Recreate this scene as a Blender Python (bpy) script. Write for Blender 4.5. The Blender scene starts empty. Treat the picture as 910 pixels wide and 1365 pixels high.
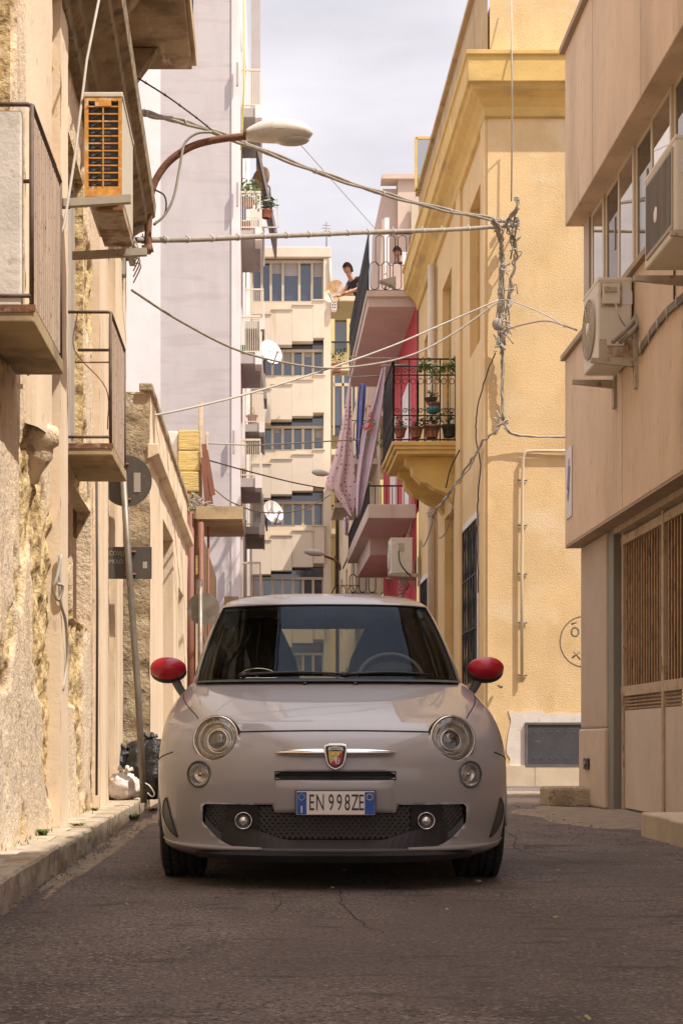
import bpy, bmesh, math, random
import numpy as np
from mathutils import Vector, Matrix, noise
random.seed(7)
R = math.radians
sc = bpy.context.scene
COL = sc.collection
# ------------------------------------------------------------------ camera
H = 0.66                       # eye height
K = 1.123                      # measured depths are stretched by this for the chosen lens
cam_d = bpy.data.cameras.new('camera'); cam = bpy.data.objects.new('camera', cam_d); COL.objects.link(cam)
cam.location = (0, 0, H); cam.rotation_euler = (R(90), 0, 0)
cam_d.sensor_fit = 'VERTICAL'; cam_d.sensor_height = 36; cam_d.lens = 2100/1365*36
cam_d.shift_x = 100/1365; cam_d.shift_y = 302.5/1365
cam_d.clip_start = 0.1; cam_d.clip_end = 2000
sc.camera = cam
# ------------------------------------------------------------------ sky and sun
SUN = Vector((.533, -.357, 1.0)).normalized()
w = bpy.data.worlds.new('World'); sc.world = w; w.use_nodes = True
nt = w.node_tree; nt.nodes.clear()
out = nt.nodes.new('ShaderNodeOutputWorld'); bg = nt.nodes.new('ShaderNodeBackground')
sky = nt.nodes.new('ShaderNodeTexSky'); sky.sky_type = 'NISHITA'; sky.sun_disc = False
sky.sun_elevation = math.asin(SUN.z); sky.sun_rotation = math.atan2(SUN.x, SUN.y)
sky.air_density = 1.0; sky.dust_density = 2.0
tc = nt.nodes.new('ShaderNodeTexCoord'); mp = nt.nodes.new('ShaderNodeMapping'); mp.inputs['Scale'].default_value = (1.0, 1.0, 3.2)
nz = nt.nodes.new('ShaderNodeTexNoise'); nz.inputs['Scale'].default_value = 2.3; nz.inputs['Detail'].default_value = 6; nz.inputs['Roughness'].default_value = .5
cr = nt.nodes.new('ShaderNodeValToRGB'); cr.color_ramp.elements[0].position = .30; cr.color_ramp.elements[1].position = .62
cr.color_ramp.elements[0].color = (.80, .80, .80, 1); cr.color_ramp.elements[1].color = (1, 1, 1, 1)
mx = nt.nodes.new('ShaderNodeMixRGB'); mx.inputs[2].default_value = (6.9, 6.3, 6.9, 1)
nt.links.new(tc.outputs['Generated'], mp.inputs[0]); nt.links.new(mp.outputs[0], nz.inputs['Vector'])
nt.links.new(nz.outputs[0], cr.inputs[0]); nt.links.new(cr.outputs[0], mx.inputs[0])
# an overcast sky is about three times brighter overhead than at the horizon
sx = nt.nodes.new('ShaderNodeSeparateXYZ'); nt.links.new(tc.outputs['Generated'], sx.inputs[0])
ov = nt.nodes.new('ShaderNodeMapRange'); ov.inputs[1].default_value = .45; ov.inputs[2].default_value = 1.0; ov.inputs[3].default_value = 1.0; ov.inputs[4].default_value = 2.5
nt.links.new(sx.outputs[2], ov.inputs[0]); vm = nt.nodes.new('ShaderNodeVectorMath'); vm.operation = 'SCALE'; vm.inputs[0].default_value = (7.1, 6.8, 7.2)
n2 = nt.nodes.new('ShaderNodeTexNoise'); n2.inputs['Scale'].default_value = 3.1; n2.inputs['Detail'].default_value = 7; n2.inputs['Roughness'].default_value = .52
m2 = nt.nodes.new('ShaderNodeMapping'); m2.inputs['Scale'].default_value = (1, 1, 3.6); m2.inputs['Location'].default_value = (3.3, 1.7, .4); nt.links.new(tc.outputs['Generated'], m2.inputs[0]); nt.links.new(m2.outputs[0], n2.inputs['Vector'])
r2 = nt.nodes.new('ShaderNodeMapRange'); r2.inputs[1].default_value = .36; r2.inputs[2].default_value = .62; r2.inputs[3].default_value = .78; r2.inputs[4].default_value = 1.08; nt.links.new(n2.outputs[0], r2.inputs[0])
mu = nt.nodes.new('ShaderNodeMath'); mu.operation = 'MULTIPLY'; nt.links.new(ov.outputs[0], mu.inputs[0]); nt.links.new(r2.outputs[0], mu.inputs[1])
nt.links.new(mu.outputs[0], vm.inputs['Scale']); nt.links.new(vm.outputs[0], mx.inputs[2])
nt.links.new(sky.outputs[0], mx.inputs[1]); nt.links.new(mx.outputs[0], bg.inputs[0])
bg.inputs[1].default_value = 0.085; nt.links.new(bg.outputs[0], out.inputs[0])
ld = bpy.data.lights.new('sun', 'SUN'); ld.energy = 3.5; ld.angle = R(.5); ld.color = (1.0, .92, .80)
lo = bpy.data.objects.new('sun', ld); COL.objects.link(lo); lo.rotation_euler = (-SUN).to_track_quat('-Z', 'Y').to_euler()
sc.view_settings.view_transform = 'Standard'; sc.view_settings.look = 'None'; sc.view_settings.gamma = 1
sc.view_settings.exposure = 0.76
sc.view_settings.use_curve_mapping = False

def at(px, py, Y):                 # measured picture point at a surveyed depth -> world
    return Vector(((px-355)*Y/1870, Y*K, H+(985-py)*Y/1870))

# ------------------------------------------------------------------ materials
MATS = {}
def new_mat(name):
    m = bpy.data.materials.new(name); m.use_nodes = True
    MATS[name] = m
    b = m.node_tree.nodes['Principled BSDF']
    return m, m.node_tree, b
def nd(t, kind, **kw):
    n = t.nodes.new('ShaderNode'+kind)
    for k, v in kw.items():
        if k in n.inputs: n.inputs[k].default_value = v
        else: setattr(n, k, v)
    return n
def c4(c): return (c[0], c[1], c[2], 1)
def pm(name, col, var=.12, vs=1.5, rough=.75, layers=(), bump=0, bs=40, bdist=.01, metal=0, coat=0, stretch=(1, 1, 1), spec=None, bstretch=(1,1,1), world=False):
    """base colour with soft variation; layers = [(colour, scale, lo, hi, (sx,sy,sz), detail)] blotches laid over it"""
    m, t, b = new_mat(name)
    tcn = nd(t, 'TexCoord'); co = tcn.outputs['Object']
    if world:
        g = nd(t, 'NewGeometry'); co = g.outputs['Position']
    def mapped(s):
        mpn = nd(t, 'Mapping'); mpn.inputs['Scale'].default_value = s; t.links.new(co, mpn.inputs[0]); return mpn.outputs[0]
    n = nd(t, 'TexNoise', Scale=vs, Detail=8.0, Roughness=.6); t.links.new(mapped(stretch), n.inputs['Vector'])
    rp = nd(t, 'ValToRGB'); rp.color_ramp.elements[0].position = .3; rp.color_ramp.elements[1].position = .7
    rp.color_ramp.elements[0].color = c4([x*(1-var) for x in col]); rp.color_ramp.elements[1].color = c4([min(1, x*(1+var)) for x in col])
    t.links.new(n.outputs[0], rp.inputs[0]); cur = rp.outputs[0]
    for L in layers:
        lc, s, lo_, hi_ = L[:4]; st = L[4] if len(L) > 4 else (1, 1, 1); amt = L[5] if len(L) > 5 else 1
        n2 = nd(t, 'TexNoise', Scale=s, Detail=9.0, Roughness=.62); t.links.new(mapped(st), n2.inputs['Vector'])
        mr = nd(t, 'MapRange'); mr.inputs[1].default_value = lo_; mr.inputs[2].default_value = hi_; mr.inputs[4].default_value = amt
        t.links.new(n2.outputs[0], mr.inputs[0])
        m2 = nd(t, 'MixRGB'); m2.inputs[2].default_value = c4(lc); t.links.new(mr.outputs[0], m2.inputs[0]); t.links.new(cur, m2.inputs[1]); cur = m2.outputs[0]
    t.links.new(cur, b.inputs['Base Color'])
    b.inputs['Roughness'].default_value = rough; b.inputs['Metallic'].default_value = metal
    if coat: b.inputs['Coat Weight'].default_value = coat; b.inputs['Coat Roughness'].default_value = .04
    if spec is not None: b.inputs['Specular IOR Level'].default_value = spec
    if bump:
        n3 = nd(t, 'TexNoise', Scale=bs, Detail=5.0, Roughness=.65); t.links.new(mapped(bstretch), n3.inputs['Vector'])
        bp = nd(t, 'Bump', Strength=bump, Distance=bdist); t.links.new(n3.outputs[0], bp.inputs['Height']); t.links.new(bp.outputs[0], b.inputs['Normal'])
    return m
def glass(name, tint, gloss=.12, rough=.02, trans=True, dark=(.02, .025, .03), tintr=None):
    m, t, b = new_mat(name); t.nodes.remove(b); o = t.nodes['Material Output']
    lw = nd(t, 'Fresnel'); lw.inputs[0].default_value = 1.5
    ad = nd(t, 'Math', operation='ADD'); ad.inputs[1].default_value = gloss; ad.use_clamp = True
    t.links.new(lw.outputs[0], ad.inputs[0])
    g = nd(t, 'BsdfGlossy'); g.inputs['Roughness'].default_value = rough
    if trans: base = nd(t, 'BsdfTransparent'); base.inputs[0].default_value = c4(tint)
    else: base = nd(t, 'BsdfDiffuse'); base.inputs[0].default_value = c4(dark)
    mxs = nd(t, 'MixShader'); t.links.new(ad.outputs[0], mxs.inputs[0]); t.links.new(base.outputs[0], mxs.inputs[1]); t.links.new(g.outputs[0], mxs.inputs[2])
    if tintr: g.inputs['Color'].default_value = c4(tintr)
    t.links.new(mxs.outputs[0], o.inputs[0]); return m

Z3 = (1, 1, .12)
pm('asphalt', (.205, .162, .146), var=.45, vs=.7, rough=.9, bump=1.0, bs=150, bdist=.02,
   layers=[((.22, .175, .14), 1.1, .50, .68, (1, 1, 1), .7), ((.075, .06, .054), 2.2, .54, .66, (1, .5, 1), .75), ((.42, .34, .29), 62, .54, .61, (1, 1, 1), .9), ((.025, .02, .018), 74, .53, .60, (1, 1, 1), .9), ((.13, .10, .09), .45, .52, .60, (1, .6, 1), .5), ((.45, .40, .34), 26, .66, .69, (1, 1, 1), .8), ((.055, .045, .04), 5, .57, .66, (.5, 1.5, 1), .6)])
pm('crack', (.03, .026, .024), rough=.95)
pm('sand', (.26, .20, .145), var=.3, vs=9, rough=.95, bump=.8, bs=90)
pm('pavement', (.44, .37, .28), var=.25, vs=3, rough=.9, bump=.6, bs=60, layers=[((.22, .16, .09), 4, .52, .68), ((.16, .13, .1), 30, .6, .72)])
pm('kerbstone', (.42, .35, .27), var=.25, vs=5, rough=.85, bump=.8, bs=30, bdist=.02, layers=[((.15, .12, .1), 9, .56, .7), ((.3, .22, .12), 3, .5, .7)])
m_pp = pm('peeling_plaster', (.80, .63, .44), var=.14, vs=1.6, rough=.9, bump=.75, bs=30, bdist=.03, stretch=(1, 1, .4),
   layers=[((.56, .46, .36), .9, .50, .60, (1, 1, .55), .5), ((.44, .29, .15), 4, .58, .66, (1, 1, .25), .6), ((.78, .68, .56), 3.2, .55, .63, (1, 1, .35), .6), ((.24, .155, .09), 16, .58, .65, (1, 1, .6), .6)])
t_ = m_pp.node_tree; b_ = t_.nodes['Principled BSDF']; src = b_.inputs['Base Color'].links[0].from_socket
at_ = nd(t_, 'Attribute'); at_.attribute_name = 'erode'; n_ = nd(t_, 'TexNoise', Scale=11.0, Detail=8.0, Roughness=.7); tc_ = nd(t_, 'TexCoord'); t_.links.new(tc_.outputs['Object'], n_.inputs['Vector'])
rp_ = nd(t_, 'ValToRGB'); e0, e1 = rp_.color_ramp.elements; e0.position = .36; e0.color = (.15, .085, .04, 1); e1.position = .62; e1.color = (.82, .64, .36, 1); e2 = rp_.color_ramp.elements.new(.5); e2.color = (.60, .43, .21, 1)
t_.links.new(n_.outputs[0], rp_.inputs[0]); mx_ = nd(t_, 'MixRGB'); t_.links.new(at_.outputs['Fac'], mx_.inputs[0]); t_.links.new(src, mx_.inputs[1]); t_.links.new(rp_.outputs[0], mx_.inputs[2]); t_.links.new(mx_.outputs[0], b_.inputs['Base Color'])
pm('smooth_plaster', (.74, .59, .43), var=.12, vs=2, rough=.85, bump=.35, bs=25, stretch=Z3,
   layers=[((.48, .36, .22), 3, .52, .66, Z3, .75), ((.30, .23, .16), 11, .62, .72, (1, 1, .5), .6)])
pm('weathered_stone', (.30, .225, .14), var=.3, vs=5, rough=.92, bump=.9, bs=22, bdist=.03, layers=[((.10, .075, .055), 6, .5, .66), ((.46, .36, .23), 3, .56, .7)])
pm('rough_stone', (.44, .34, .22), var=.3, vs=6, rough=.95, bump=1.0, bs=28, bdist=.04, layers=[((.17, .125, .08), 14, .56, .68), ((.55, .46, .33), 2, .55, .65)])
pm('sandstone', (.55, .40, .15), var=.2, vs=3, rough=.9, bump=.8, bs=14, bdist=.03, bstretch=(.4, .4, 3), layers=[((.3, .21, .09), 8, .6, .7, (.5, .5, 3))])
pm('slab_plaster', (.42, .31, .175), var=.18, vs=3, rough=.85, bump=.3, bs=30, layers=[((.20, .14, .08), 2.2, .52, .68)])
pm('soffit_stain', (.36, .27, .17), var=.2, vs=2.4, rough=.9, bump=.3, bs=20, layers=[((.17, .12, .07), 1.7, .48, .6), ((.52, .44, .32), 4, .58, .68, (2, .5, 1), .7)])
pm('yellow_stucco', (.68, .485, .255), var=.10, vs=1.3, rough=.92, bump=.9, bs=48, bdist=.010, layers=[((.55, .37, .15), 2.3, .52, .7, (1, 1, .5), .55), ((.72, .57, .36), 1.1, .56, .72, (1, 1, 1), .5), ((.42, .28, .11), 45, .6, .7, (1, 1, 1), .5), ((.50, .37, .22), 2.0, .55, .70, (1, 1, .08), .55), ((.76, .64, .46), .7, .56, .66, (1, 1, 1.5), .4)])
pm('yellow_plaster', (.64, .45, .22), var=.08, vs=1.3, rough=.8, bump=.12, bs=20, layers=[((.52, .35, .16), 2.0, .53, .7, Z3, .6)])
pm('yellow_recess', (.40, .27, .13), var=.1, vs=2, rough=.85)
pm('ochre_trim', (.60, .40, .13), var=.12, vs=2.5, rough=.8, bump=.3, bs=24, layers=[((.36, .24, .10), 3, .52, .68, (.4, .4, 2), .6)])
pm('parapet_plaster', (.47, .33, .17), var=.15, vs=2.0, rough=.85, bump=.3, bs=24, layers=[((.20, .15, .10), 3, .54, .68, Z3, .7)])
pm('white_patch', (.66, .60, .54), var=.1, vs=6, rough=.9, bump=.4, bs=40, layers=[((.5, .4, .28), 8, .6, .7)])
pm('plinth_stone', (.56, .46, .33), var=.12, vs=4, rough=.85, bump=.3, bs=30)
pm('lavender_plaster', (.52, .472, .46), var=.045, vs=1.1, rough=.85, bump=.15, bs=30, layers=[((.44, .385, .385), 1.5, .5, .7, (1, 1, .3), .6), ((.43, .37, .37), .8, .50, .60, (.6, .6, 4), .5), ((.56, .50, .50), 3, .56, .7, (1, 1, .1), .4)])
pm('white_plaster', (.74, .68, .66), var=.06, vs=1.5, rough=.85, layers=[((.58, .5, .46), 2.5, .58, .72, Z3, .6)])
pm('grey_plaster', (.40, .36, .35), var=.08, vs=1.5, rough=.85)
pm('cream_plaster', (.60, .50, .38), var=.08, vs=1.0, rough=.85, layers=[((.52, .38, .22), 1.8, .55, .72, (1, 1, .2), .6)])
pm('cream_panel', (.64, .54, .43), var=.06, vs=1.0, rough=.85, layers=[((.50, .34, .19), 1.4, .58, .74, (1.5, 1.5, .15), .7)])
pm('soft_yellow', (.62, .50, .24), var=.08, vs=1.0, rough=.85)
pm('dusty_pink', (.52, .40, .345), var=.08, vs=1.5, rough=.85, bump=.2, bs=15, layers=[((.38, .29, .25), 2, .55, .7, Z3, .6)])
pm('pale_pink', (.56, .44, .36), var=.08, vs=1.5, rough=.85, bump=.2, bs=15, layers=[((.38, .28, .2), 2, .56, .7, (1, 1, 1), .6)])
pm('crimson_plaster', (.50, .028, .045), var=.1, vs=3, rough=.7)
pm('taupe_plaster', (.61, .45, .315), var=.10, vs=2, rough=.85, bump=.8, bs=34, bdist=.015, bstretch=(1, 1, .16), stretch=(1, 1, .4),
   layers=[((.40, .275, .18), 1.1, .50, .68, (1, 1, .35), .6), ((.60, .46, .33), 3, .56, .7, (1, 1, .4), .45), ((.27, .19, .13), 28, .60, .70, (1, 1, .14), .7), ((.22, .15, .10), 2.3, .60, .70, (1, 1, .10), .5)])
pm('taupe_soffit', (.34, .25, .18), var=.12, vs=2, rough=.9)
pm('pillar_plaster', (.42, .335, .265), var=.10, vs=2, rough=.85, bump=.25, bs=30, layers=[((.23, .19, .155), 2.2, .55, .7, Z3, .6)])
pm('pillar_stone', (.50, .39, .30), var=.1, vs=3, rough=.75, bump=.15, bs=20)
pm('frame_green', (.19, .185, .15), var=.1, vs=3, rough=.6)
pm('gate_paint', (.52, .43, .36), var=.08, vs=2.5, rough=.55, layers=[((.33, .28, .23), 2, .56, .72, Z3, .5)])
pm('bar_backing', (.075, .035, .016), var=.3, vs=9, rough=.8)
pm('rusty_bars', (.36, .215, .11), var=.4, vs=12, rough=.8, layers=[((.30, .18, .085), 5, .53, .66, Z3, .8), ((.05, .03, .02), 16, .56, .68, (1, 1, .4), .8)])
pm('rusty_frame', (.42, .32, .22), var=.15, vs=6, rough=.7, layers=[((.22, .10, .045), 14, .56, .66, (1, 1, .5))])
pm('rust', (.20, .09, .05), var=.35, vs=14, rough=.85, bump=.5, bs=60, layers=[((.38, .27, .18), 9, .58, .66), ((.08, .035, .02), 20, .58, .68)])
pm('rust_orange', (.56, .26, .05), var=.3, vs=20, rough=.8, layers=[((.62, .50, .32), 12, .56, .64), ((.25, .09, .03), 25, .6, .7)])
pm('rusted_slat', (.50, .385, .295), var=.25, vs=6, rough=.8, bump=.3, bs=40, stretch=(3, 3, .3), layers=[((.18, .075, .04), 38, .58, .66, (1, 1, .6)), ((.42, .35, .28), 5, .56, .68, Z3)])
pm('rail_iron', (.115, .075, .055), var=.3, vs=12, rough=.7)
pm('iron', (.030, .026, .026), var=.3, vs=10, rough=.55, metal=.3)
pm('ac_white', (.60, .54, .44), var=.06, vs=3, rough=.5, layers=[((.40, .31, .2), 3.5, .60, .74, (1, 1, 1), .6)])
pm('ac_rust', (.46, .37, .26), var=.1, vs=5, rough=.6, layers=[((.24, .11, .04), 7, .46, .60)])
pm('fan_beige', (.36, .30, .235), rough=.6)
pm('ac_dark', (.06, .055, .05), var=.2, vs=8, rough=.6)
pm('bracket_paint', (.38, .33, .25), var=.15, vs=6, rough=.65, layers=[((.24, .12, .05), 10, .55, .66)])
pm('cable_grey', (.27, .23, .185), var=.2, vs=9, rough=.7, world=True)
pm('cable_pale', (.37, .335, .285), var=.15, vs=9, rough=.7, world=True)
pm('cable_black', (.055, .045, .04), var=.2, vs=9, rough=.7, world=True)
pm('cable_tie', (.42, .38, .33), var=.1, rough=.7)
pm('zinc', (.22, .19, .16), var=.25, vs=7, rough=.5, metal=.5, layers=[((.2, .12, .07), 9, .6, .7)])
pm('sign_back', (.075, .06, .048), var=.15, vs=8, rough=.6, layers=[((.2, .16, .12), 20, .62, .72)])
pm('sign_paint', (.36, .31, .26), var=.2, rough=.8)
pm('pipe_brown', (.20, .075, .045), var=.15, vs=4, rough=.6, layers=[((.42, .28, .2), 3, .6, .7, Z3)])
pm('pipe_cream', (.62, .49, .36), var=.08, vs=4, rough=.6)
pm('pipe_white', (.55, .46, .34), var=.08, vs=4, rough=.6)
pm('lamp_shell', (.62, .57, .50), var=.05, vs=6, rough=.4, layers=[((.48, .42, .34), 5, .58, .7)])
pm('lamp_lens', (.42, .41, .36), var=.1, rough=.2)
pm('alu', (.52, .43, .31), var=.06, vs=4, rough=.45)
pm('alu_white', (.66, .58, .46), var=.06, vs=4, rough=.45)
pm('dish_white', (.78, .75, .72), var=.04, rough=.5)
pm('dish_orange', (.66, .40, .18), var=.2, vs=4, rough=.5, layers=[((.74, .66, .56), 3, .5, .6)])
pm('shutter_grey', (.42, .37, .32), var=.08, vs=3, rough=.7)
pm('shutter_dark', (.035, .03, .03), var=.15, vs=3, rough=.6)
pm('shutter_mesh', (.13, .07, .035), var=.4, vs=25, rough=.9)
pm('wood_board', (.40, .29, .19), var=.25, vs=3, rough=.85, bump=.4, bs=12, bstretch=(.3, 1, 5), stretch=(.3, 1, 4))
pm('roof_felt', (.2, .17, .15), rough=.9)
pm('brick_red', (.34, .09, .06), var=.25, vs=8, rough=.8)
pm('terracotta', (.38, .14, .08), var=.15, vs=6, rough=.8)
pm('plastic_green', (.03, .25, .12), rough=.5)
pm('plastic_teal', (.05, .3, .3), rough=.5)
pm('soil', (.06, .045, .03), rough=.95)
pm('leaf', (.12, .18, .045), var=.35, vs=20, rough=.6)
pm('leaf_dark', (.045, .085, .03), var=.35, vs=20, rough=.6)
pm('weed_dry', (.26, .22, .08), var=.3, vs=20, rough=.8)
pm('bag_black', (.012, .012, .013), var=.2, vs=8, rough=.36, bump=.8, bs=14, bdist=.03)
pm('bag_white', (.62, .56, .52), var=.08, vs=4, rough=.5, bump=.6, bs=12, bdist=.03, layers=[((.48, .27, .16), 5, .53, .62, (1, 1, 2.5), .55), ((.10, .22, .45), 9, .63, .67, (1, 1, 1), .8)])
pm('skin', (.46, .235, .15), var=.08, rough=.6)
pm('hair', (.022, .012, .008), var=.3, vs=60, rough=.9, spec=.05, bump=.5, bs=80)
pm('shirt_dark', (.028, .028, .035), var=.2, vs=12, rough=.85)
pm('print_pale', (.5, .5, .55), rough=.8)
pm('jeans', (.06, .08, .14), var=.2, rough=.85)
pm('laptop', (.55, .52, .5), rough=.4)
pm('cloth_blue', (.16, .18, .42), var=.2, vs=6, rough=.9)
pm('cloth_lilac', (.52, .40, .46), var=.06, vs=5, rough=.9)
pm('cloth_red', (.6, .08, .1), rough=.9)
pm('cloth_leafgreen', (.1, .25, .08), rough=.9)
pm('poster_white', (.6, .56, .55), var=.05, rough=.5)
pm('poster_violet', (.16, .1, .25), rough=.5)
pm('graffiti', (.24, .19, .13), var=.3, vs=30, rough=.9)
pm('hatch_metal', (.055, .053, .058), var=.2, vs=9, rough=.55, layers=[((.3, .28, .27), 8, .66, .7, (.3, 1, 5), .7)])
pm('hatch_edge', (.12, .115, .12), var=.2, vs=9, rough=.5)
pm('awning', (.28, .24, .225), var=.08, rough=.9)
pm('hose_yellow', (.45, .37, .05), rough=.6)
# car
def car_paint():
    m = pm('car_paint', (.325, .297, .300), var=.03, vs=2, rough=.4, coat=.72, spec=.35, layers=[((.34, .31, .29), 5, .52, .75, (1, 1, 1), .35)])
    return m
car_paint()
pm('mirror_red', (.40, .006, .022), var=.05, rough=.45, coat=.4, spec=.3)
pm('rubber', (.022, .021, .021), var=.25, vs=14, rough=.85, layers=[((.07, .06, .05), 12, .55, .7, (1, 1, 1), .6)])
pm('black_plastic', (.022, .021, .022), var=.2, vs=10, rough=.5, layers=[((.06, .05, .045), 8, .55, .75, (1, 1, 1), .5)])
pm('mesh_plastic', (.05, .046, .046), var=.2, rough=.4)
pm('trim_grey', (.10, .095, .095), rough=.45)
pm('seam', (.012, .011, .012), rough=.8)
pm('cabin', (.016, .017, .020), var=.2, vs=7, rough=.7)
pm('seat_cloth', (.022, .022, .026), var=.3, vs=18, rough=.9)
pm('chrome', (.75, .70, .66), var=.02, rough=.07, metal=1.0)
pm('rim_metal', (.28, .28, .29), rough=.3, metal=1.0)
pm('reflector', (.55, .50, .45), var=.15, vs=20, rough=.16, metal=1.0)
pm('lamp_inner', (.80, .78, .77), var=.15, vs=30, rough=.22, metal=.8, bump=.35, bs=70, bdist=.004)
pm('plate_white', (.72, .64, .60), rough=.4, var=.03)
pm('plate_blue', (.012, .07, .34), rough=.4)
pm('plate_black', (.02, .018, .02), rough=.5)
pm('plate_yellow', (.6, .5, .12), rough=.5)
pm('badge_red', (.42, .01, .02), rough=.3)
pm('badge_yellow', (.62, .42, .04), rough=.3)
pm('tail_red', (.35, .01, .01), rough=.2)
glass('windscreen', (.88, .90, .80), gloss=.0, rough=.015, tintr=(.22, .25, .31))
glass('side_glass', (.82, .83, .60), gloss=.0, rough=.02)
glass('lamp_glass', (.92, .92, .90), gloss=.03, rough=.02)
glass('window_glass', (0, 0, 0), gloss=.16, rough=.03, trans=False, dark=(.03, .032, .035))
glass('window_mirror', (0, 0, 0), gloss=.55, rough=.02, trans=False, dark=(.03, .032, .03))
glass('window_blue', (0, 0, 0), gloss=.12, rough=.05, trans=False, dark=(.032, .048, .085))
glass('haze_glass', (.75, .75, .72), gloss=.08, rough=.2)

# ------------------------------------------------------------------ builders
def root_loc(p):
    while p.parent: p = p.parent
    return Vector(p.location)
class MB:
    def __init__(s): s.v = []; s.f = []; s.m = []; s.sm = []; s.mats = []
    def mi(s, mat):
        if mat not in s.mats: s.mats.append(mat)
        return s.mats.index(mat)
    def add(s, vs, fs, mat='', smooth=False):
        o = len(s.v); s.v += [tuple(v) for v in vs]
        k = s.mi(mat) if mat else 0
        for f in fs: s.f.append(tuple(i+o for i in f)); s.m.append(k); s.sm.append(smooth)
        return s
    def box(s, x0, x1, y0, y1, z0, z1, mat=''):
        v = [(x, y, z) for z in (z0, z1) for y in (y0, y1) for x in (x0, x1)]
        return s.add(v, [(0, 2, 3, 1), (4, 5, 7, 6), (0, 1, 5, 4), (2, 6, 7, 3), (0, 4, 6, 2), (1, 3, 7, 5)], mat)
    def obox(s, c, ax, ay, az, mat=''):          # centre and three half-axes
        c, ax, ay, az = map(Vector, (c, ax, ay, az))
        v = [c+ax*i+ay*j+az*k for k in (-1, 1) for j in (-1, 1) for i in (-1, 1)]
        return s.add(v, [(0, 2, 3, 1), (4, 5, 7, 6), (0, 1, 5, 4), (2, 6, 7, 3), (0, 4, 6, 2), (1, 3, 7, 5)], mat)
    def bar(s, a, b, w, h=None, mat=''):
        a, b = Vector(a), Vector(b); d = (b-a); h = h or w
        up = Vector((0, 0, 1)) if abs(d.normalized().z) < .95 else Vector((0, 1, 0))
        sx = d.cross(up).normalized(); sy = d.cross(sx).normalized()
        return s.obox((a+b)/2, d/2, sx*w/2, sy*h/2, mat)
    def tube(s, pts, r, n=8, mat='', cap=True, closed=False):
        pts = [Vector(p) for p in pts]; m = len(pts); rr = r if hasattr(r, '__len__') else [r]*m
        vs = []; prev = None
        for i, p in enumerate(pts):
            a = pts[(i-1) % m] if (i or closed) else p; b = pts[(i+1) % m] if (i < m-1 or closed) else p
            d = (b-a).normalized()
            if prev is None:
                u = d.cross(Vector((0, 0, 1)) if abs(d.z) < .9 else Vector((1, 0, 0))).normalized()
            else: u = (prev - d*prev.dot(d)).normalized()
            prev = u; vv = d.cross(u)
            for k in range(n):
                t = 2*math.pi*k/n; vs.append(p+(u*math.cos(t)+vv*math.sin(t))*rr[i])
        fs = []
        for i in range(m if closed else m-1):
            j = (i+1) % m
            for k in range(n): fs.append((i*n+k, i*n+(k+1) % n, j*n+(k+1) % n, j*n+k))
        s.add(vs, fs, mat, True)
        if cap and not closed:
            o = len(s.v)-len(vs); q = s.mi(mat) if mat else 0
            s.f.append(tuple(o+k for k in range(n))[::-1]); s.m.append(q); s.sm.append(False)
            s.f.append(tuple(o+(m-1)*n+k for k in range(n))); s.m.append(q); s.sm.append(False)
        return s
    def lathe(s, prof, c, axis=(0, 0, 1), n=24, mat='', smooth=True, ex=None):   # prof [(r, h)]
        ax = Vector(axis).normalized(); u = ax.cross(Vector((0, 0, 1)) if abs(ax.z) < .9 else Vector((1, 0, 0))).normalized(); vv = ax.cross(u)
        c = Vector(c); vs = []
        for r, h in prof:
            for k in range(n):
                t = 2*math.pi*k/n; vs.append(c+ax*h+(u*math.cos(t)+vv*math.sin(t))*r)
        fs = [(i*n+k, i*n+(k+1) % n, (i+1)*n+(k+1) % n, (i+1)*n+k) for i in range(len(prof)-1) for k in range(n)]
        return s.add(vs, fs, mat, smooth)
    def sphere(s, c, r, n=16, mat='', fn=None):
        c = Vector(c); rx = r if hasattr(r, '__len__') else (r, r, r); vs = []; m = n//2
        for i in range(m+1):
            ph = math.pi*i/m
            for k in range(n):
                t = 2*math.pi*k/n; d = Vector((math.sin(ph)*math.cos(t), math.sin(ph)*math.sin(t), math.cos(ph)))
                g = fn(d) if fn else 1
                vs.append(c+Vector((d.x*rx[0], d.y*rx[1], d.z*rx[2]))*g)
        fs = [(i*n+k, (i+1)*n+k, (i+1)*n+(k+1) % n, i*n+(k+1) % n) for i in range(m) for k in range(n)]
        return s.add(vs, fs, mat, True)
    def prism(s, poly, d, mat='', smooth=False):  # poly of 3-D points pushed along d
        d = Vector(d); p = [Vector(q) for q in poly]; n = len(p)
        return s.add(p+[q+d for q in p], [tuple(range(n)), tuple(range(2*n-1, n-1, -1))]+[(i, i+n, (i+1) % n+n, (i+1) % n) for i in range(n)], mat, smooth)
    def quad(s, a, b, c, d, mat=''): return s.add([a, b, c, d], [(0, 1, 2, 3)], mat)
    def build(s, name, mat=None, parent=None, bevel=0, fix=True, local=False):
        me = bpy.data.meshes.new(name)
        vs = s.v
        if parent is not None and not local: off = root_loc(parent)
        elif parent is None and not local:
            a = np.array(vs); off = Vector(((a[:, 0].min()+a[:, 0].max())/2, (a[:, 1].min()+a[:, 1].max())/2, a[:, 2].min()))
        else: off = Vector((0, 0, 0))
        me.from_pydata([(v[0]-off.x, v[1]-off.y, v[2]-off.z) for v in vs], [], s.f)
        names = s.mats if any(s.mats) else [mat]
        for k in names: me.materials.append(MATS[k or mat])
        me.polygons.foreach_set('material_index', s.m); me.polygons.foreach_set('use_smooth', s.sm)
        if fix:
            bm = bmesh.new(); bm.from_mesh(me); bmesh.ops.recalc_face_normals(bm, faces=bm.faces); bm.to_mesh(me); bm.free()
        me.validate(); me.update()
        o = bpy.data.objects.new(name, me); COL.objects.link(o)
        if parent is not None: o.parent = parent
        else: o.location = off if not local else (0, 0, 0)
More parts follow.
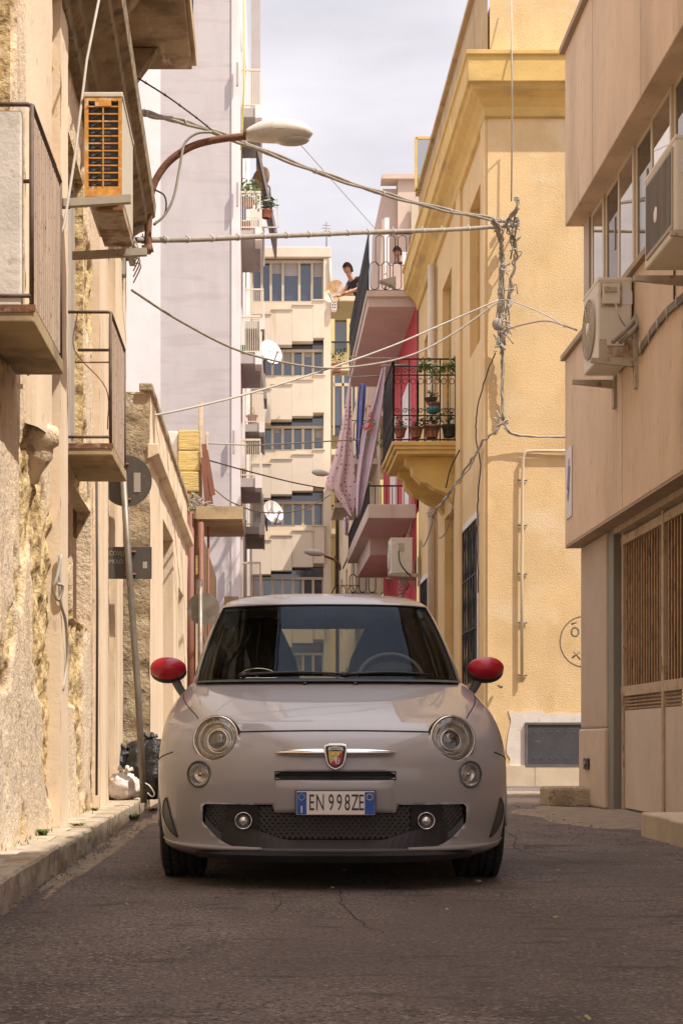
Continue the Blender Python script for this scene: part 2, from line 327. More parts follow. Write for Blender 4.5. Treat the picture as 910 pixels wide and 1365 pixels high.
        if bevel:
            b = o.modifiers.new('bevel', 'BEVEL'); b.width = bevel; b.segments = 2; b.limit_method = 'ANGLE'; b.angle_limit = R(40)
        return o
def tag(o, label=None, cat=None, group=None, kind=None):
    if label: o['label'] = label
    if cat: o['category'] = cat
    if group: o['group'] = group
    if kind: o['kind'] = kind
    return o
def thing(name, loc, label, cat, group=None, kind=None, rz=0):
    o = bpy.data.objects.new(name, None); COL.objects.link(o); o.location = loc; o.rotation_euler.z = rz; o.empty_display_size = .1
    return tag(o, label, cat, group, kind)
def kids(o): return [c for c in bpy.data.objects if c.parent == o]
def copy_tree(o, parent=None):
    c = o.copy(); COL.objects.link(c)
    if parent: c.parent = parent
    for ch in kids(o): copy_tree(ch, c)
    return c
def apply_mods(o):
    dg = bpy.context.evaluated_depsgraph_get(); dg.update()
    me = bpy.data.meshes.new_from_object(o.evaluated_get(dg)); o.modifiers.clear(); o.data = me
def boolean(o, cutter, solver='EXACT'):
    b = o.modifiers.new('cut', 'BOOLEAN'); b.object = cutter; b.operation = 'DIFFERENCE'; b.solver = solver
    b.material_mode = 'TRANSFER'
    apply_mods(o); bpy.data.objects.remove(cutter)
def arc(c, r, a0, a1, n, u=(1, 0, 0), v=(0, 0, 1)):
    c, u, v = Vector(c), Vector(u), Vector(v)
    return [c+u*r*math.cos(R(a0+(a1-a0)*i/n))+v*r*math.sin(R(a0+(a1-a0)*i/n)) for i in range(n+1)]
def spline(pts, n=6):
    P = [Vector(p) for p in pts]; P = [P[0]*2-P[1]]+P+[P[-1]*2-P[-2]]; o = []
    for i in range(1, len(P)-2):
        for k in range(n):
            t = k/n; a, b, c, d = P[i-1:i+3]
            o.append(.5*((2*b)+(c-a)*t+(2*a-5*b+4*c-d)*t*t+(3*b-a-3*c+d)*t**3))
    o.append(P[-2]); return o
def text_mesh(txt, size, mat, name, parent, M, extrude=.001, xs=1.0, space=1.0):
    cu = bpy.data.curves.new('t', 'FONT'); cu.body = txt; cu.size = size; cu.extrude = extrude; cu.align_x = 'CENTER'; cu.align_y = 'CENTER'; cu.space_character = space
    o = bpy.data.objects.new('t', cu); COL.objects.link(o)
    dg = bpy.context.evaluated_depsgraph_get(); dg.update()
    me = bpy.data.meshes.new_from_object(o.evaluated_get(dg)); bpy.data.objects.remove(o)
    me.transform(Matrix.Diagonal((xs, 1, 1, 1))); me.transform(M); me.materials.clear(); me.materials.append(MATS[mat])
    q = bpy.data.objects.new(name, me); COL.objects.link(q); q.parent = parent; return q

def wall(mb, mapf, us, zs, holes=(), depth=.12, disp=None, mat='', rmat=None):
    """a wall sheet over (u, z) with openings; mapf(u, z, d) gives the point, d outwards"""
    eps = 1e-6
    U = sorted(set([round(u, 4) for u in us]+[round(h[i], 4) for h in holes for i in (0, 1)]))
    Zs = sorted(set([round(z, 4) for z in zs]+[round(h[i], 4) for h in holes for i in (2, 3)]))
    U = [u for u in U if us[0]-eps <= u <= us[-1]+eps]; Zs = [z for z in Zs if zs[0]-eps <= z <= zs[-1]+eps]
    def near(u, z):
        return any(h[0]-.02 <= u <= h[1]+.02 and h[2]-.02 <= z <= h[3]+.02 for h in holes)
    idx = {}; vs = []; fs = []
    def V(i, j):
        if (i, j) not in idx:
            d = 0 if (disp is None or near(U[i], Zs[j])) else disp(U[i], Zs[j])
            idx[(i, j)] = len(vs); vs.append(mapf(U[i], Zs[j], d))
        return idx[(i, j)]
    for i in range(len(U)-1):
        for j in range(len(Zs)-1):
            cu, cz = (U[i]+U[i+1])/2, (Zs[j]+Zs[j+1])/2
            if any(h[0] < cu < h[1] and h[2] < cz < h[3] for h in holes): continue
            fs.append((V(i, j), V(i+1, j), V(i+1, j+1), V(i, j+1)))
    mb.add(vs, fs, mat, disp is not None)
    for h in holes:
        a, b, c, d = h[:4]; dd = -(h[4] if len(h) > 4 else depth)
        q = [(a, c), (b, c), (b, d), (a, d)]
        for k in range(4):
            p0, p1 = q[k], q[(k+1) % 4]
            mb.add([mapf(p0[0], p0[1], 0), mapf(p1[0], p1[1], 0), mapf(p1[0], p1[1], dd), mapf(p0[0], p0[1], dd)], [(0, 1, 2, 3)], rmat or mat)
def lin(a, b, n): return [a+(b-a)*i/n for i in range(n+1)]
# ================================================================== setting
def XX(px, Y): return (px-355)*Y/1870
def ZZ(py, Y): return H+(985-py)*Y/1870
def P(x, y, z): return Vector((x, y*K, z))
def bx(mb, x0, x1, y0, y1, z0, z1, mat=''): return mb.box(x0, x1, y0*K, y1*K, z0, z1, mat)
def nz_(x, y, z, s=1.0): return noise.noise(Vector((x*s, y*s, z*s)))
# ---- road
mb = MB()
rx = [-60, -20, -6, -3]+lin(-1.6, 3.6, 52)+[6, 12, 30, 60]; ry = [-60, -30, -10, 0]+lin(2.5, 24, 130)+[28, 34, 45, 70, 110, 170]
vs = [(x, y, 0 if not (-1.7 < x < 3.7 and 2.4 < y < 24.5) else .010*nz_(x, y, 0, .9)+.004*nz_(x, y, 3, 4)) for y in ry for x in rx]
n = len(rx); mb.add(vs, [(j*n+i, j*n+i+1, (j+1)*n+i+1, (j+1)*n+i) for j in range(len(ry)-1) for i in range(n-1)], '', True)
tag(mb.build('road', 'asphalt'), kind='structure')
def road_z(x, y): return .010*nz_(x, y, 0, .9)+.004*nz_(x, y, 3, 4)
def ground_blot(name, mat, pts, z, h=0):
    cx_ = sum(p[0] for p in pts)/len(pts); cy_ = sum(p[1] for p in pts)/len(pts); mb = MB(); n = len(pts); M = 16; vs = []
    for j in range(M+1):
        for x, y in pts:
            t = j/M; a, b = cx_+(x-cx_)*t, cy_+(y-cy_)*t; vs.append((a, b, road_z(a, b)+z*(1 if j < M else -.5)+.006*nz_(a, b, 1, 3)*(j < M)))
    mb.add(vs, [(j*n+k, j*n+(k+1) % n, (j+1)*n+(k+1) % n, (j+1)*n+k) for j in range(M) for k in range(n)], '', True); return tag(mb.build(name, mat), kind='structure')
def rag(cx, cy, rx_, ry_, n=40, seed=0, amp=.3):
    return [(cx+rx_*math.cos(2*math.pi*k/n)*(1+amp*nz_(math.cos(2*math.pi*k/n)*1.7+seed, math.sin(2*math.pi*k/n)*1.7, seed)), cy+ry_*math.sin(2*math.pi*k/n)*(1+amp*nz_(math.cos(2*math.pi*k/n)*1.7+seed, math.sin(2*math.pi*k/n)*1.7, seed))) for k in range(n)]
ground_blot('cement_apron', 'sand', rag(2.95, 12.9, .75, 2.6, 60, 3, .7), .012)
ground_blot('cement_apron', 'sand', rag(2.3, 16.8, 1.1, .9, 50, 9, .7), .012)
for k_, (cx_, cy_, a_, b_) in enumerate(((-.93, 8.2, .07, 1.5), (-.97, 11.0, .08, 1.6), (-.86, 13.0, .16, 1.0), (1.9, 19.2, 1.5, .8))): ground_blot('road_dust', 'sand', rag(cx_, cy_, a_, b_, 60, 11+k_, .9), .006)
# cracks in the asphalt
def crack(pts, wd):
    mb = MB(); q = spline(pts, 8); r = []
    for i, p in enumerate(q):
        w_ = wd*(.5+abs(nz_(p.x, p.y, i*.37, 7))*1.6); jx = .02*nz_(p.x, p.y, 1, 9)
        zz = road_z(p.x, p.y)+.003; r.append((p.x+jx-w_, p.y, zz)); r.append((p.x+jx+w_, p.y, zz))
    mb.add(r, [(2*i, 2*i+1, 2*i+3, 2*i+2) for i in range(len(q)-1)]); tag(mb.build('road_crack', 'crack'), kind='structure')
crack([(.32, 6.9, 0), (.30, 6.2, 0), (.34, 5.6, 0), (.40, 5.3, 0)], .0022)
crack([(.02, 6.8, 0), (.05, 6.2, 0), (-.02, 5.9, 0), (-.3, 5.8, 0), (-.7, 5.75, 0)], .0018)
crack([(1.6, 13, 0), (1.7, 11, 0), (1.5, 9.4, 0), (1.65, 8.2, 0)], .003)
# ---- left pavement and kerb
def kerbx(Y): return -.985-.0168*(Y-5)
def wallx(Y): return -1.27-.022*(Y-6.7)
mb = MB(); ys = lin(1, 13.6, 90); vs = []
for y in ys:
    a, b = wallx(y)-.05, kerbx(y)-.13
    for k in range(6): x = a+(b-a)*k/5; vs.append(P(x, y, .118+.006*nz_(x, y, 0, 5)))
mb.add(vs, [(j*6+i, j*6+i+1, (j+1)*6+i+1, (j+1)*6+i) for j in range(90) for i in range(5)], '', True)
tag(mb.build('pavement', 'pavement'), kind='structure')
mb = MB(); y = 1.0; kk = 0
while y < 13.2:
    L = .75+.35*random.random(); y1 = min(y+L, 13.3); n = 10; vs = []
    off = random.uniform(-.012, .012); hz = random.uniform(-.008, .008)
    for j in range(n+1):
        yy = y+.012+(y1-y-.024)*j/n
        for (dx, z) in ((0, -.01), (.0, .05), (-.002, .112), (-.012, .124), (-.07, .126), (-.138, .122), (-.138, -.01)):
            e = .012*nz_(dx*5, yy*3, z*9+kk, 2.2); wv = .008*nz_(yy*4, z*10, kk)
            vs.append(P(kerbx(yy)+dx+off+e, yy, z+hz+(wv if z > .02 else 0)))
    fs = [(j*7+k, j*7+k+1, (j+1)*7+k+1, (j+1)*7+k) for j in range(n) for k in range(6)]+[tuple(range(7)), tuple(n*7+k for k in range(7))]
    mb.add(vs, fs, '', False); y = y1; kk += 1
tag(mb.build('kerb', 'kerbstone'), kind='structure')

# ================================================================== left: old plastered house
HA = thing('old_plaster_house', P(-3, 8, 0), 'old left house with peeling beige plaster, heavy dark cornice and small balconies', 'house')
mA = lambda u, z, d: P(wallx(u)+d, u, z)
holesA = [(6.05, 7.0, 2.66, 4.95, .10), (9.35, 10.35, 2.62, 4.75, .10), (9.7, 10.9, 1.5, 2.42, .14)]
def erode(u, z):
    e = noise.fractal(Vector((u*1.5, z*.8, 1.3)), 1, 2, 6); return min(1, max(0, (e+.13-(.14 if z > 3.2 else 0)-(.22 if z < .9 else 0))*7))
def dispA(u, z):
    m = erode(u, z); f = noise.fractal(Vector((u*9, z*7, 4)), 1, 2, 4)
    g_ = noise.ridged_multi_fractal(Vector((u*5, z*3.2, 7)), 1, 2, 4, 1, 2)-1.2
    return -(.034*m+.034*m*f+.022*m*g_)+.006*noise.noise(Vector((u*2.3, z*1.1, 9)))+.004*f*(1.5 if z < 1.2 else 1)
mb = MB(); wall(mb, mA, lin(5.2, 13.4, 400), lin(0, 5.4, 250), holesA, disp=dispA); wA = mb.build('wall', 'peeling_plaster', HA)
ea = wA.data.attributes.new('erode', 'FLOAT', 'POINT'); ea.data.foreach_set('value', [erode((v.co.y+HA.location.y)/K, v.co.z) for v in wA.data.vertices])
mb = MB(); wall(mb, mA, lin(5.2, 13.4, 10), [5.4, 11.5]); wall(mb, mA, [-3, 5.2], [0, 11.5]); mb.quad(mA(13.4, 0, 0), P(-6, 13.4, 0), P(-6, 13.4, 11.5), mA(13.4, 11.5, 0))
mb.quad(mA(-3, 11.5, 0), mA(13.4, 11.5, 0), P(-6, 13.4, 11.5), P(-6, -3, 11.5)); mb.quad(mA(-3, 0, 0), mA(-3, 11.5, 0), P(-6, -3, 11.5), P(-6, -3, 0)); mb.build('upper_wall', 'smooth_plaster', HA)
def pilaster(u0, u1, z0, z1, pr, mat='smooth_plaster', rnd=False):
    mb = MB(); zs = lin(z0, z1, 60); n = 8; vs = []
    for z in zs:
        for k in range(n+1):
            t = k/n; d = pr*((math.sin(math.pi*t)**.6) if rnd else 1)
            u = u0+(u1-u0)*t; vs.append(mA(u, z, d+.006*nz_(u*6, z*4, 2)+.004*nz_(u*20, z*14, 2)))
    N = n+1; mb.add(vs, [(j*N+i, j*N+i+1, (j+1)*N+i+1, (j+1)*N+i) for j in range(60) for i in range(n)], '', True)
    for s, u in ((0, u0), (1, u1)):
        e = [mA(u, z, pr if not rnd else 0) for z in zs]
        for j in range(60): mb.quad(mA(u, zs[j], -.06), e[j], e[j+1], mA(u, zs[j+1], -.06))
    return mb.build('pilaster', mat, HA)
pilaster(7.5, 8.2, 2.35, 5.3, .09, rnd=True); pilaster(8.62, 9.0, .118, 5.3, .05); pilaster(11.15, 11.9, .118, 5.3, .045); pilaster(12.5, 13.38, .118, 5.3, .05)
pilaster(5.3, 5.95, 2.9, 5.3, .07)
# stone corbel under the first pilaster
mb = MB(); cY = 7.85
mb.lathe([(.001, 2.08), (.04, 2.09), (.055, 2.14), (.09, 2.19), (.12, 2.23), (.125, 2.29), (.155, 2.31), (.16, 2.37), (.15, 2.40), (.001, 2.41)], P(wallx(cY)-.02, cY, 0), n=28)
mb.build('corbel', 'peeling_plaster', HA)
mb = MB(); bx(mb, -1.5, -1.335, 12.7, 13.42, 4.09, 5.25); mb.build('corner_pier', 'smooth_plaster', HA, bevel=.02)
# doors behind the balconies
def shutter(parent, x, y0, y1, z0, z1, mat, n=14):
    mb = MB(); bx(mb, x-.03, x, y0, y1, z0, z1); s = mb.build('shutter', mat, parent)
    mb = MB()
    bx(mb, x, x+.018, y0, y0+.06, z0, z1); bx(mb, x, x+.018, y1-.06, y1, z0, z1); bx(mb, x, x+.018, (y0+y1)/2-.03, (y0+y1)/2+.03, z0, z1); bx(mb, x, x+.018, y0+.06, y1-.06, z1-.08, z1)
    mb.build('frame', mat, s); return s
shutter(HA, wallx(6.5)-.09, 6.05, 7.0, 2.66, 4.95, 'shutter_grey'); shutter(HA, wallx(9.85)-.09, 9.35, 10.35, 2.62, 4.75, 'shutter_grey')
mb = MB(); bx(mb, wallx(10)-.18, wallx(10)-.13, 9.7, 10.9, 1.5, 2.42); mb.build('window_mesh', 'shutter_mesh', HA)
# cornice
def sweep(mb, prof, ya, yb, fx, mat=''):
    a = [P(fx(ya)+x, ya, z) for x, z in prof]; b = [P(fx(yb)+x, yb, z) for x, z in prof]; n = len(prof)
    mb.add(a+b, [(i, (i+1) % n, (i+1) % n+n, i+n) for i in range(n)]+[tuple(range(n)), tuple(range(2*n-1, n-1, -1))], mat)
cp = [(-.05, 5.22), (.07, 5.22), (.08, 5.30), (.13, 5.33), (.14, 5.42), (.21, 5.47), (.29, 5.50), (.30, 5.58), (.36, 5.62), (.37, 5.74), (.33, 5.78), (-.05, 5.80)]
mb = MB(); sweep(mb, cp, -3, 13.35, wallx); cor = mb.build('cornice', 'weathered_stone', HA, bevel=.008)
# upper balcony
mb = MB(); x0 = wallx(12); bx(mb, x0-.05, -.70, 9.6, 13.25, 6.98, 7.14); ub = mb.build('balcony_slab', 'soffit_stain', HA, bevel=.01)
mb = MB(); bx(mb, -.70, -.66, 9.56, 13.3, 7.04, 7.2); bx(mb, x0, -.70, 13.25, 13.3, 7.04, 7.2); mb.build('slab_edge', 'slab_plaster', ub)
mb = MB()
for i in range(22): y = 9.7+i*.165; bx(mb, -.70, -.685, y, y+.013, 7.2, 8.15)
bx(mb, -.705, -.675, 9.65, 13.25, 8.15, 8.18); mb.build('railing', 'iron', ub)
for y in (10.4, 11.6, 12.8):
    mb = MB(); mb.prism([P(wallx(y)-.03, y, 6.40), P(wallx(y)+.12, y, 6.45), P(wallx(y)+.22, y, 6.70), P(wallx(y)+.42, y, 6.97), P(wallx(y)-.03, y, 6.97)], (0, .16, 0)); mb.build('console', 'weathered_stone', HA, bevel=.01)
# small balconies with rusty slatted fronts
def slat_balcony(y0, y1, xo, zs, zr, end_panel, lbl=None):
    b = MB(); xw = wallx(y0)-.03; bx(b, xw, xo+.012, y0-.02, y1+.02, zs-.075, zs); sl = b.build('balcony_slab', 'slab_plaster', HA, bevel=.008)
    b = MB(); bx(b, xw, xo+.02, y0-.025, y0-.02, zs-.03, zs+.004); b.build('slab_flashing', 'rust', sl)
    m = MB(); yy = y0; k = 0
    while yy < y1-.005:
        m.box(xo-.012+(.010 if k % 2 else 0), xo-(.008 if k % 2 else 0)+.001, yy*K, yy*K+.024, zs+.03, zr-.03); yy += .032/K; k += 1
    m.build('slatted_front', 'rusted_slat', sl)
    m = MB(); m.tube([P(xw, y0, zr), P(xo-.02, y0, zr), P(xo, y0+.02, zr), P(xo, y1, zr), P(xw, y1, zr)], .011, 8); 
    for p in ((xo, y0), (xo, y1)): m.tube([P(p[0], p[1], zs), P(p[0], p[1], zr)], .011, 6)
    m.tube([P(xw, y0, zs+.05), P(xo, y0, zs+.05)], .01, 6); m.build('handrail', 'rail_iron', sl)
    if end_panel:
        m = MB(); bx(m, xw, xo-.045, y0, y0+.05, zs, zr-.025); m.build('end_panel', 'white_patch', sl, bevel=.01)
    else:
        m = MB(); m.tube([P(xw+.02, y0, zs), P(xw+.04, y0, zr)], .004, 5); m.tube(spline([P(xw+.12, y0, zr), P(xw+.10, y0, zr-.25), P(xo-.03, y0, zr-.5), P(xo-.02, y0, zs+.1)], 6), .004, 5); m.tube([P(xw+.1, y0, zr-.33), P(xo, y0, zr-.33)], .006, 5); m.build('loose_wire', 'rust', sl)
slat_balcony(6.30, 7.17, -1.052, 2.60, 3.51, True); slat_balcony(9.2, 10.1, -1.02, 2.53+.06, 3.46, False)
# drain pipe and wires fixed on the house
def pipe(parent, name, pts, r, mat, n=8): return MB().tube(pts, r, n).build(name, mat, parent)
pipe(HA, 'conduit', [P(wallx(7.4)+.12, 7.4, ZZ(360, 7.4)), at(86, 300, 7.6), at(100, 210, 7.8), at(116, 80, 8.2), at(134, -10, 8.5)], .008, 'cable_pale')
pipe(HA, 'wall_cable', spline([at(80, 740, 8.6), at(81, 800, 8.6), at(88, 830, 8.7), at(90, 880, 8.8), at(84, 920, 8.7)], 5), .010, 'cable_pale')
pipe(HA, 'cable_loop', spline([at(82, 740, 8.55), at(76, 770, 8.5), at(71, 785, 8.5), at(78, 800, 8.55), at(84, 782, 8.55), at(76, 778, 8.5)], 5), .010, 'cable_pale')
pipe(HA, 'wall_cable', spline([at(0, 425, 6.6), at(14, 450, 6.7), at(30, 475, 6.9), at(40, 480, 7.2), at(38, 500, 7.4)], 5), .006, 'cable_pale')
pipe(HA, 'hairline_cable', [at(129, 640, 11.0), at(130, 800, 11.0), at(129, 1060, 11.0)], .010, 'cable_black')
# ---- second low block with the rough stone end
HB = thing('low_stone_outbuilding', P(-2.5, 16, 0), 'low tan outbuilding with a rough stone end wall behind the road signs on the left', 'building')
mb = MB(); fB = lambda u, z, d: P(u, 13.5, z)-Vector((0, d, 0))
wall(mb, fB, lin(-2.2, -1.12, 36), lin(0, 4.0, 130), disp=lambda u, z: .02*noise.fractal(Vector((u*6, z*5, 2)), 1, 2, 4)+.012*noise.noise(Vector((u*2, z*9, 5))), mat='rough_stone'); mb.build('end_wall', 'rough_stone', HB)
sB = lambda u, z, d: P(-1.12+d, u, z)
mb = MB(); wall(mb, sB, lin(13.5, 19.9, 50), lin(0, 4.0, 40), [(15.2, 16.9, 0, 3.05, .28), (17.9, 19.0, .9, 2.6, .2)], disp=lambda u, z: .01*nz_(u*3, z*2, 1), mat='smooth_plaster'); bx(mb, -5, -1.12, 13.5, 19.9, 3.98, 4.0, 'smooth_plaster')
mb.quad(P(-1.12, 19.9, 0), P(-5, 19.9, 0), P(-5, 19.9, 4), P(-1.12, 19.9, 4), 'smooth_plaster'); mb.build('side_wall', 'smooth_plaster', HB)
mb = MB(); bx(mb, -1.5, -1.40, 15.2, 16.9, 0, 3.05); mb.build('door', 'slab_plaster', HB)
mb = MB(); bx(mb, -1.4, -1.32, 17.9, 19.0, .9, 2.6); mb.build('window', 'shutter_grey', HB)
mb = MB(); mb.add([P(-1.14, 13.48, 3.35), P(-1.03, 13.48, 3.4), P(-1.03, 13.48, 3.5), P(-1.14, 13.48, 3.5), P(-1.14, 19.9, 3.35), P(-1.03, 19.9, 3.4), P(-1.03, 19.9, 3.5), P(-1.14, 19.9, 3.5)], [(0, 1, 2, 3), (4, 7, 6, 5), (0, 4, 5, 1), (1, 5, 6, 2), (2, 6, 7, 3), (0, 3, 7, 4)]); mb.build('ledge', 'smooth_plaster', HB, bevel=.01)
mb = MB(); bx(mb, -1.22, -1.09, 13.46, 19.9, 4.0, 4.08); mb.build('coping', 'rough_stone', HB, bevel=.015)
# ---- third block with slab, broken pier, pipes
HC = thing('cream_outbuilding', P(-2.5, 23, 0), 'narrow cream outbuilding with a red-brown downpipe beyond the low stone one', 'building')
mb = MB(); bx(mb, -5, -.96, 20.4, 27, 0, 3.75); mb.build('wall', 'smooth_plaster', HC)
mb = MB(); bx(mb, -.96, -.90, 22.2, 23.2, 0, 2.3); mb.build('door_frame', 'white_plaster', HC)
pipe(HC, 'downpipe', [P(-.93, 20.0, 0), P(-.93, 20.0, 3.75)], .045, 'pipe_brown', 12)
pipe(HC, 'downpipe', [P(-1.08, 20.05, 0), P(-1.08, 20.05, 3.9)], .07, 'pipe_brown', 12)
pipe(HC, 'thin_pole', [P(-.83, 20.1, 0), P(-.83, 20.1, 3.7)], .018, 'pipe_brown', 8)
mb = MB(); bx(mb, -1.1, -.34, 20.0, 21.8, 3.80, 3.96); bs = mb.build('projecting_slab', 'wood_board', HC, bevel=.01)
mb = MB(); bx(mb, -1.0, -.33, 19.96, 20.0, 3.79, 3.97); mb.build('slab_edge', 'slab_plaster', bs)
mb = MB(); bx(mb, -.75, -.5, 25.0, 25.6, 2.9, 3.2); mb.build('small_canopy', 'slab_plaster', HC)
HD = MB(); 
for k in range(7): 
    z0 = 3.0+k*.30; HD.box(-1.27+random.uniform(-.012, .012), -.96+random.uniform(-.015, .015), 22.6+random.uniform(-.02, .02), 22.95, z0+.004, z0+.296)
tag(HD.build('sandstone_pier', 'sandstone', bevel=.02), 'broken yellow sandstone pier of stacked blocks standing above the low roofs', 'pier')
o = tag(MB().box(-1.42, -1.27, 22.7, 22.9, 3.9, 5.1).build('wall_stub', 'white_patch', bevel=.02), 'short white plastered wall stub left of the yellow sandstone pier', 'wall')
t = thing('roof_pole', P(-.93, 20.2, 3.7), 'tall thin wooden pole rising above the projecting slab beside the sandstone pier', 'pole')
pipe(t, 'shaft', [at(266, 690, 20.2), at(267, 620, 20.2), at(268, 537, 20.2)], .035, 'wood_board'); pipe(t, 'side_stick', [at(274, 690, 20.3), at(276, 576, 20.3)], .022, 'wood_board')
t = MB()
for i, (a, b) in enumerate((((272, 592), (281, 672)), ((274, 600), (284, 660)), ((271, 610), (276, 670)))): t.obox((at(a[0], a[1], 20.1)+at(b[0], b[1], 20.1))/2, (at(b[0], b[1], 20.1)-at(a[0], a[1], 20.1))/2, (.035, 0, .004), (0, .012+.006*i, 0))
tag(t.build('roof_sheet', 'pipe_brown'), 'bent red-brown metal sheets hanging from the wooden roof pole', 'metal sheet')
t = MB()
for i in range(26): 
    a = random.random()*6.28; c = at(262+random.uniform(-12, 14), 672+random.uniform(-9, 9), 20.0); t.tube(spline([c, c+Vector((random.uniform(-.1, .1), 0, random.uniform(-.1, .1))), c+Vector((random.uniform(-.14, .14), .03, random.uniform(-.14, .14)))], 4), .012, 5)
tag(t.build('cable_tangle', 'cable_grey'), 'knot of old grey cables bunched on the roof pole above the downpipe', 'cable')

# ================================================================== lavender block of flats
FL = thing('lavender_apartment_block', P(-3, 34, 0), 'tall lavender-grey apartment block with a blank wall and balconies on its street side', 'building')
mb = MB(); YF = 34
for x0, x1, m in ((-12, -2.56, 'white_plaster'), (-2.56, -.84, 'lavender_plaster')): mb.quad(P(x0, YF, 0), P(x1, YF, 0), P(x1, YF, 24), P(x0, YF, 24), m)
mb.quad(P(-12, YF, 24), P(-.64, YF, 24), P(-.64, 54, 24), P(-12, 54, 24), 'lavender_plaster')
mb.build('blank_wall', 'lavender_plaster', FL)
mb = MB(); bx(mb, -.84, -.63, YF-.03, YF+.1, 0, 24); mb.build('corner_strip', 'white_plaster', FL)
hs = []
for z in (1.1, 4.2, 7.25, 10.3, 13.4, 16.45, 19.5): hs += [(35.3, 36.9, z, z+2.3, .2), (42.6, 44.6, z, z+2.3, .2)]
mb = MB(); wall(mb, lambda u, z, d: P(-.64+d, u, z), [34.1, 54], [0, 24], hs); mb.build('street_wall', 'white_plaster', FL)
for h in hs:
    mb = MB(); bx(mb, -.84, -.82, h[0], h[1], h[2], h[3]); mb.build('window', 'window_glass', FL)
balc = []
def flat_balcony(xo, y0, y1, z, near):
    mb = MB(); bx(mb, -.64, xo, y0, y1, z-.22, z); b = mb.build('balcony_slab', 'grey_plaster', FL)
    mb = MB(); bx(mb, xo-.0, xo+.05, y0+.6, y1, z-.25, z+.75) ; bx(mb, xo-.12, xo+.05, y0-.03, y0+.6, z-.25, z+.05); mb.build('parapet', 'white_plaster', b)
    mb = MB(); n = 8
    for i in range(n+1): x = -.62+(xo+.6)*i/n; bx(mb, x, x+.018, y0, y0+.02, z, z+.95)
    bx(mb, -.63, xo+.02, y0-.01, y0+.02, z+.93, z+.98); bx(mb, -.63, xo+.02, y0-.01, y0+.02, z+.06, z+.09)
    for i in range(5): bx(mb, xo, xo+.02, y0+.1*i, y0+.1*i+.015, z, z+.95)
    mb.build('railing', 'alu_white', b); return b
for z in (4.1, 7.17, 10.25, 13.35, 16.4):
    flat_balcony(-.16, 35.0, 37.5, z, True); flat_balcony(-.10, 42.2, 45.6, z-.12, False)
mb = MB(); bx(mb, -.42, -.17, 38.5, 39.5, 17.45, 24); mb.build('wing_wall', 'grey_plaster', FL)
mb = MB(); mb.prism([P(-.27, 36.2, 16.0), P(-.20, 36.2, 16.0), P(.28, 36.2, 13.75), P(.23, 36.2, 13.72)], (0, 2.2, 0)); mb.build('awning', 'awning', FL)
for a, b in (((369, 265), (371, 303)), ((342, 303), (371, 303)), ((342, 268), (369, 266))): mb = MB(); mb.bar(at(a[0], a[1], 36.2), at(b[0], b[1], 36.2), .03); mb.build('awning_frame', 'alu_white', FL)
mb = MB(); mb.prism([P(-.27, 42.2, 13.2), P(-.17, 42.2, 13.2), P(.02, 42.2, 10.9), P(-.06, 42.2, 10.9)], (0, 1.5, 0)); mb.build('awning', 'awning', FL)
pipe(FL, 'yellow_hose', [at(325, -5, 34.6), at(325, 120, 34.6), at(323, 170, 34.6), at(321, 200, 34.6)], .022, 'hose_yellow')
for px, py, Y in ((321, 160, 34.2), (316, 100, 33.9), (316, 260, 33.9), (311, 590, 33.9), (307, 760, 33.9)): MB().box(XX(px, Y)-.02, XX(px, Y)+.03, Y*K-.08, Y*K, ZZ(py, Y)-.28, ZZ(py, Y)+.28).build('shutter_catch', 'grey_plaster', FL)
def leaves(mb, c, r, n, s, rng, squash=(1, 1, 1)):
    for _ in range(n):
        d = Vector((rng.gauss(0, 1), rng.gauss(0, 1), rng.gauss(0, 1))).normalized()*(rng.random()**.5)
        p = Vector(c)+Vector((d.x*r*squash[0], d.y*r*squash[1], d.z*r*squash[2]))
        a = Vector((rng.gauss(0, 1), rng.gauss(0, 1), rng.gauss(0, .5))).normalized(); b = a.cross(Vector((rng.gauss(0, 1), rng.gauss(0, 1), rng.gauss(0, 1)))).normalized(); q = s*rng.uniform(.6, 1.3)
        mb.add([p-a*q, p-b*q*.4, p+a*q, p+b*q*.4], [(0, 1, 2, 3)])
def potted(px, py, Y, pr, ph, lr, label, leafmat='leaf', potmat='terracotta', n=90, ls=None, sq=(1, 1, 1), group=None, upright=False):
    c = at(px, py, Y); t = thing('potted_plant', c, label, 'potted plant', group)
    MB().lathe([(pr*.7, 0), (pr, ph*.85), (pr*1.1, ph*.85), (pr*1.1, ph), (pr*.95, ph), (pr*.95, ph*.9), (.001, ph*.9)], c, n=16).build('pot', potmat, t)
    rng = random.Random(px*7+py); mb = MB(); top = c+Vector((0, 0, ph+lr*sq[2]*.8)); leaves(mb, top, lr, n, ls or lr*.22, rng, sq); mb.build('leaves', leafmat, t)
    mb = MB()
    for k in range(5): mb.tube([c+Vector((0, 0, ph*.9)), top+Vector((rng.uniform(-.5, .5)*lr, rng.uniform(-.5, .5)*lr, rng.uniform(-.2, .5)*lr))], [.008, .004], 5)
    mb.build('stems', 'leaf_dark', t); return t
potted(331, 277, 35.2, .16, .16, .34, 'bushy bright green plant on the lavender block balcony above the red crate', n=150)
potted(355, 291, 36.0, .15, .2, .30, 'drooping dark plant in terracotta pot at the awning corner', 'leaf_dark', n=120, sq=(1.2, 1, .7))
tag(MB().box(XX(321, 35.1), XX(334, 35.1), 35.1*K, 35.1*K+.25, 13.4, 13.62).build('crate', 'brick_red', bevel=.01), 'red planter crate on the balcony floor under the bright green plant', 'crate')
tag(MB().box(XX(321, 35.1), XX(328, 35.1), 35.2*K, 35.2*K+.05, 13.7, 14.25).build('hanging_garment', 'cloth_blue'), 'folded blue garment hanging over the balcony railing above the red crate', 'garment')
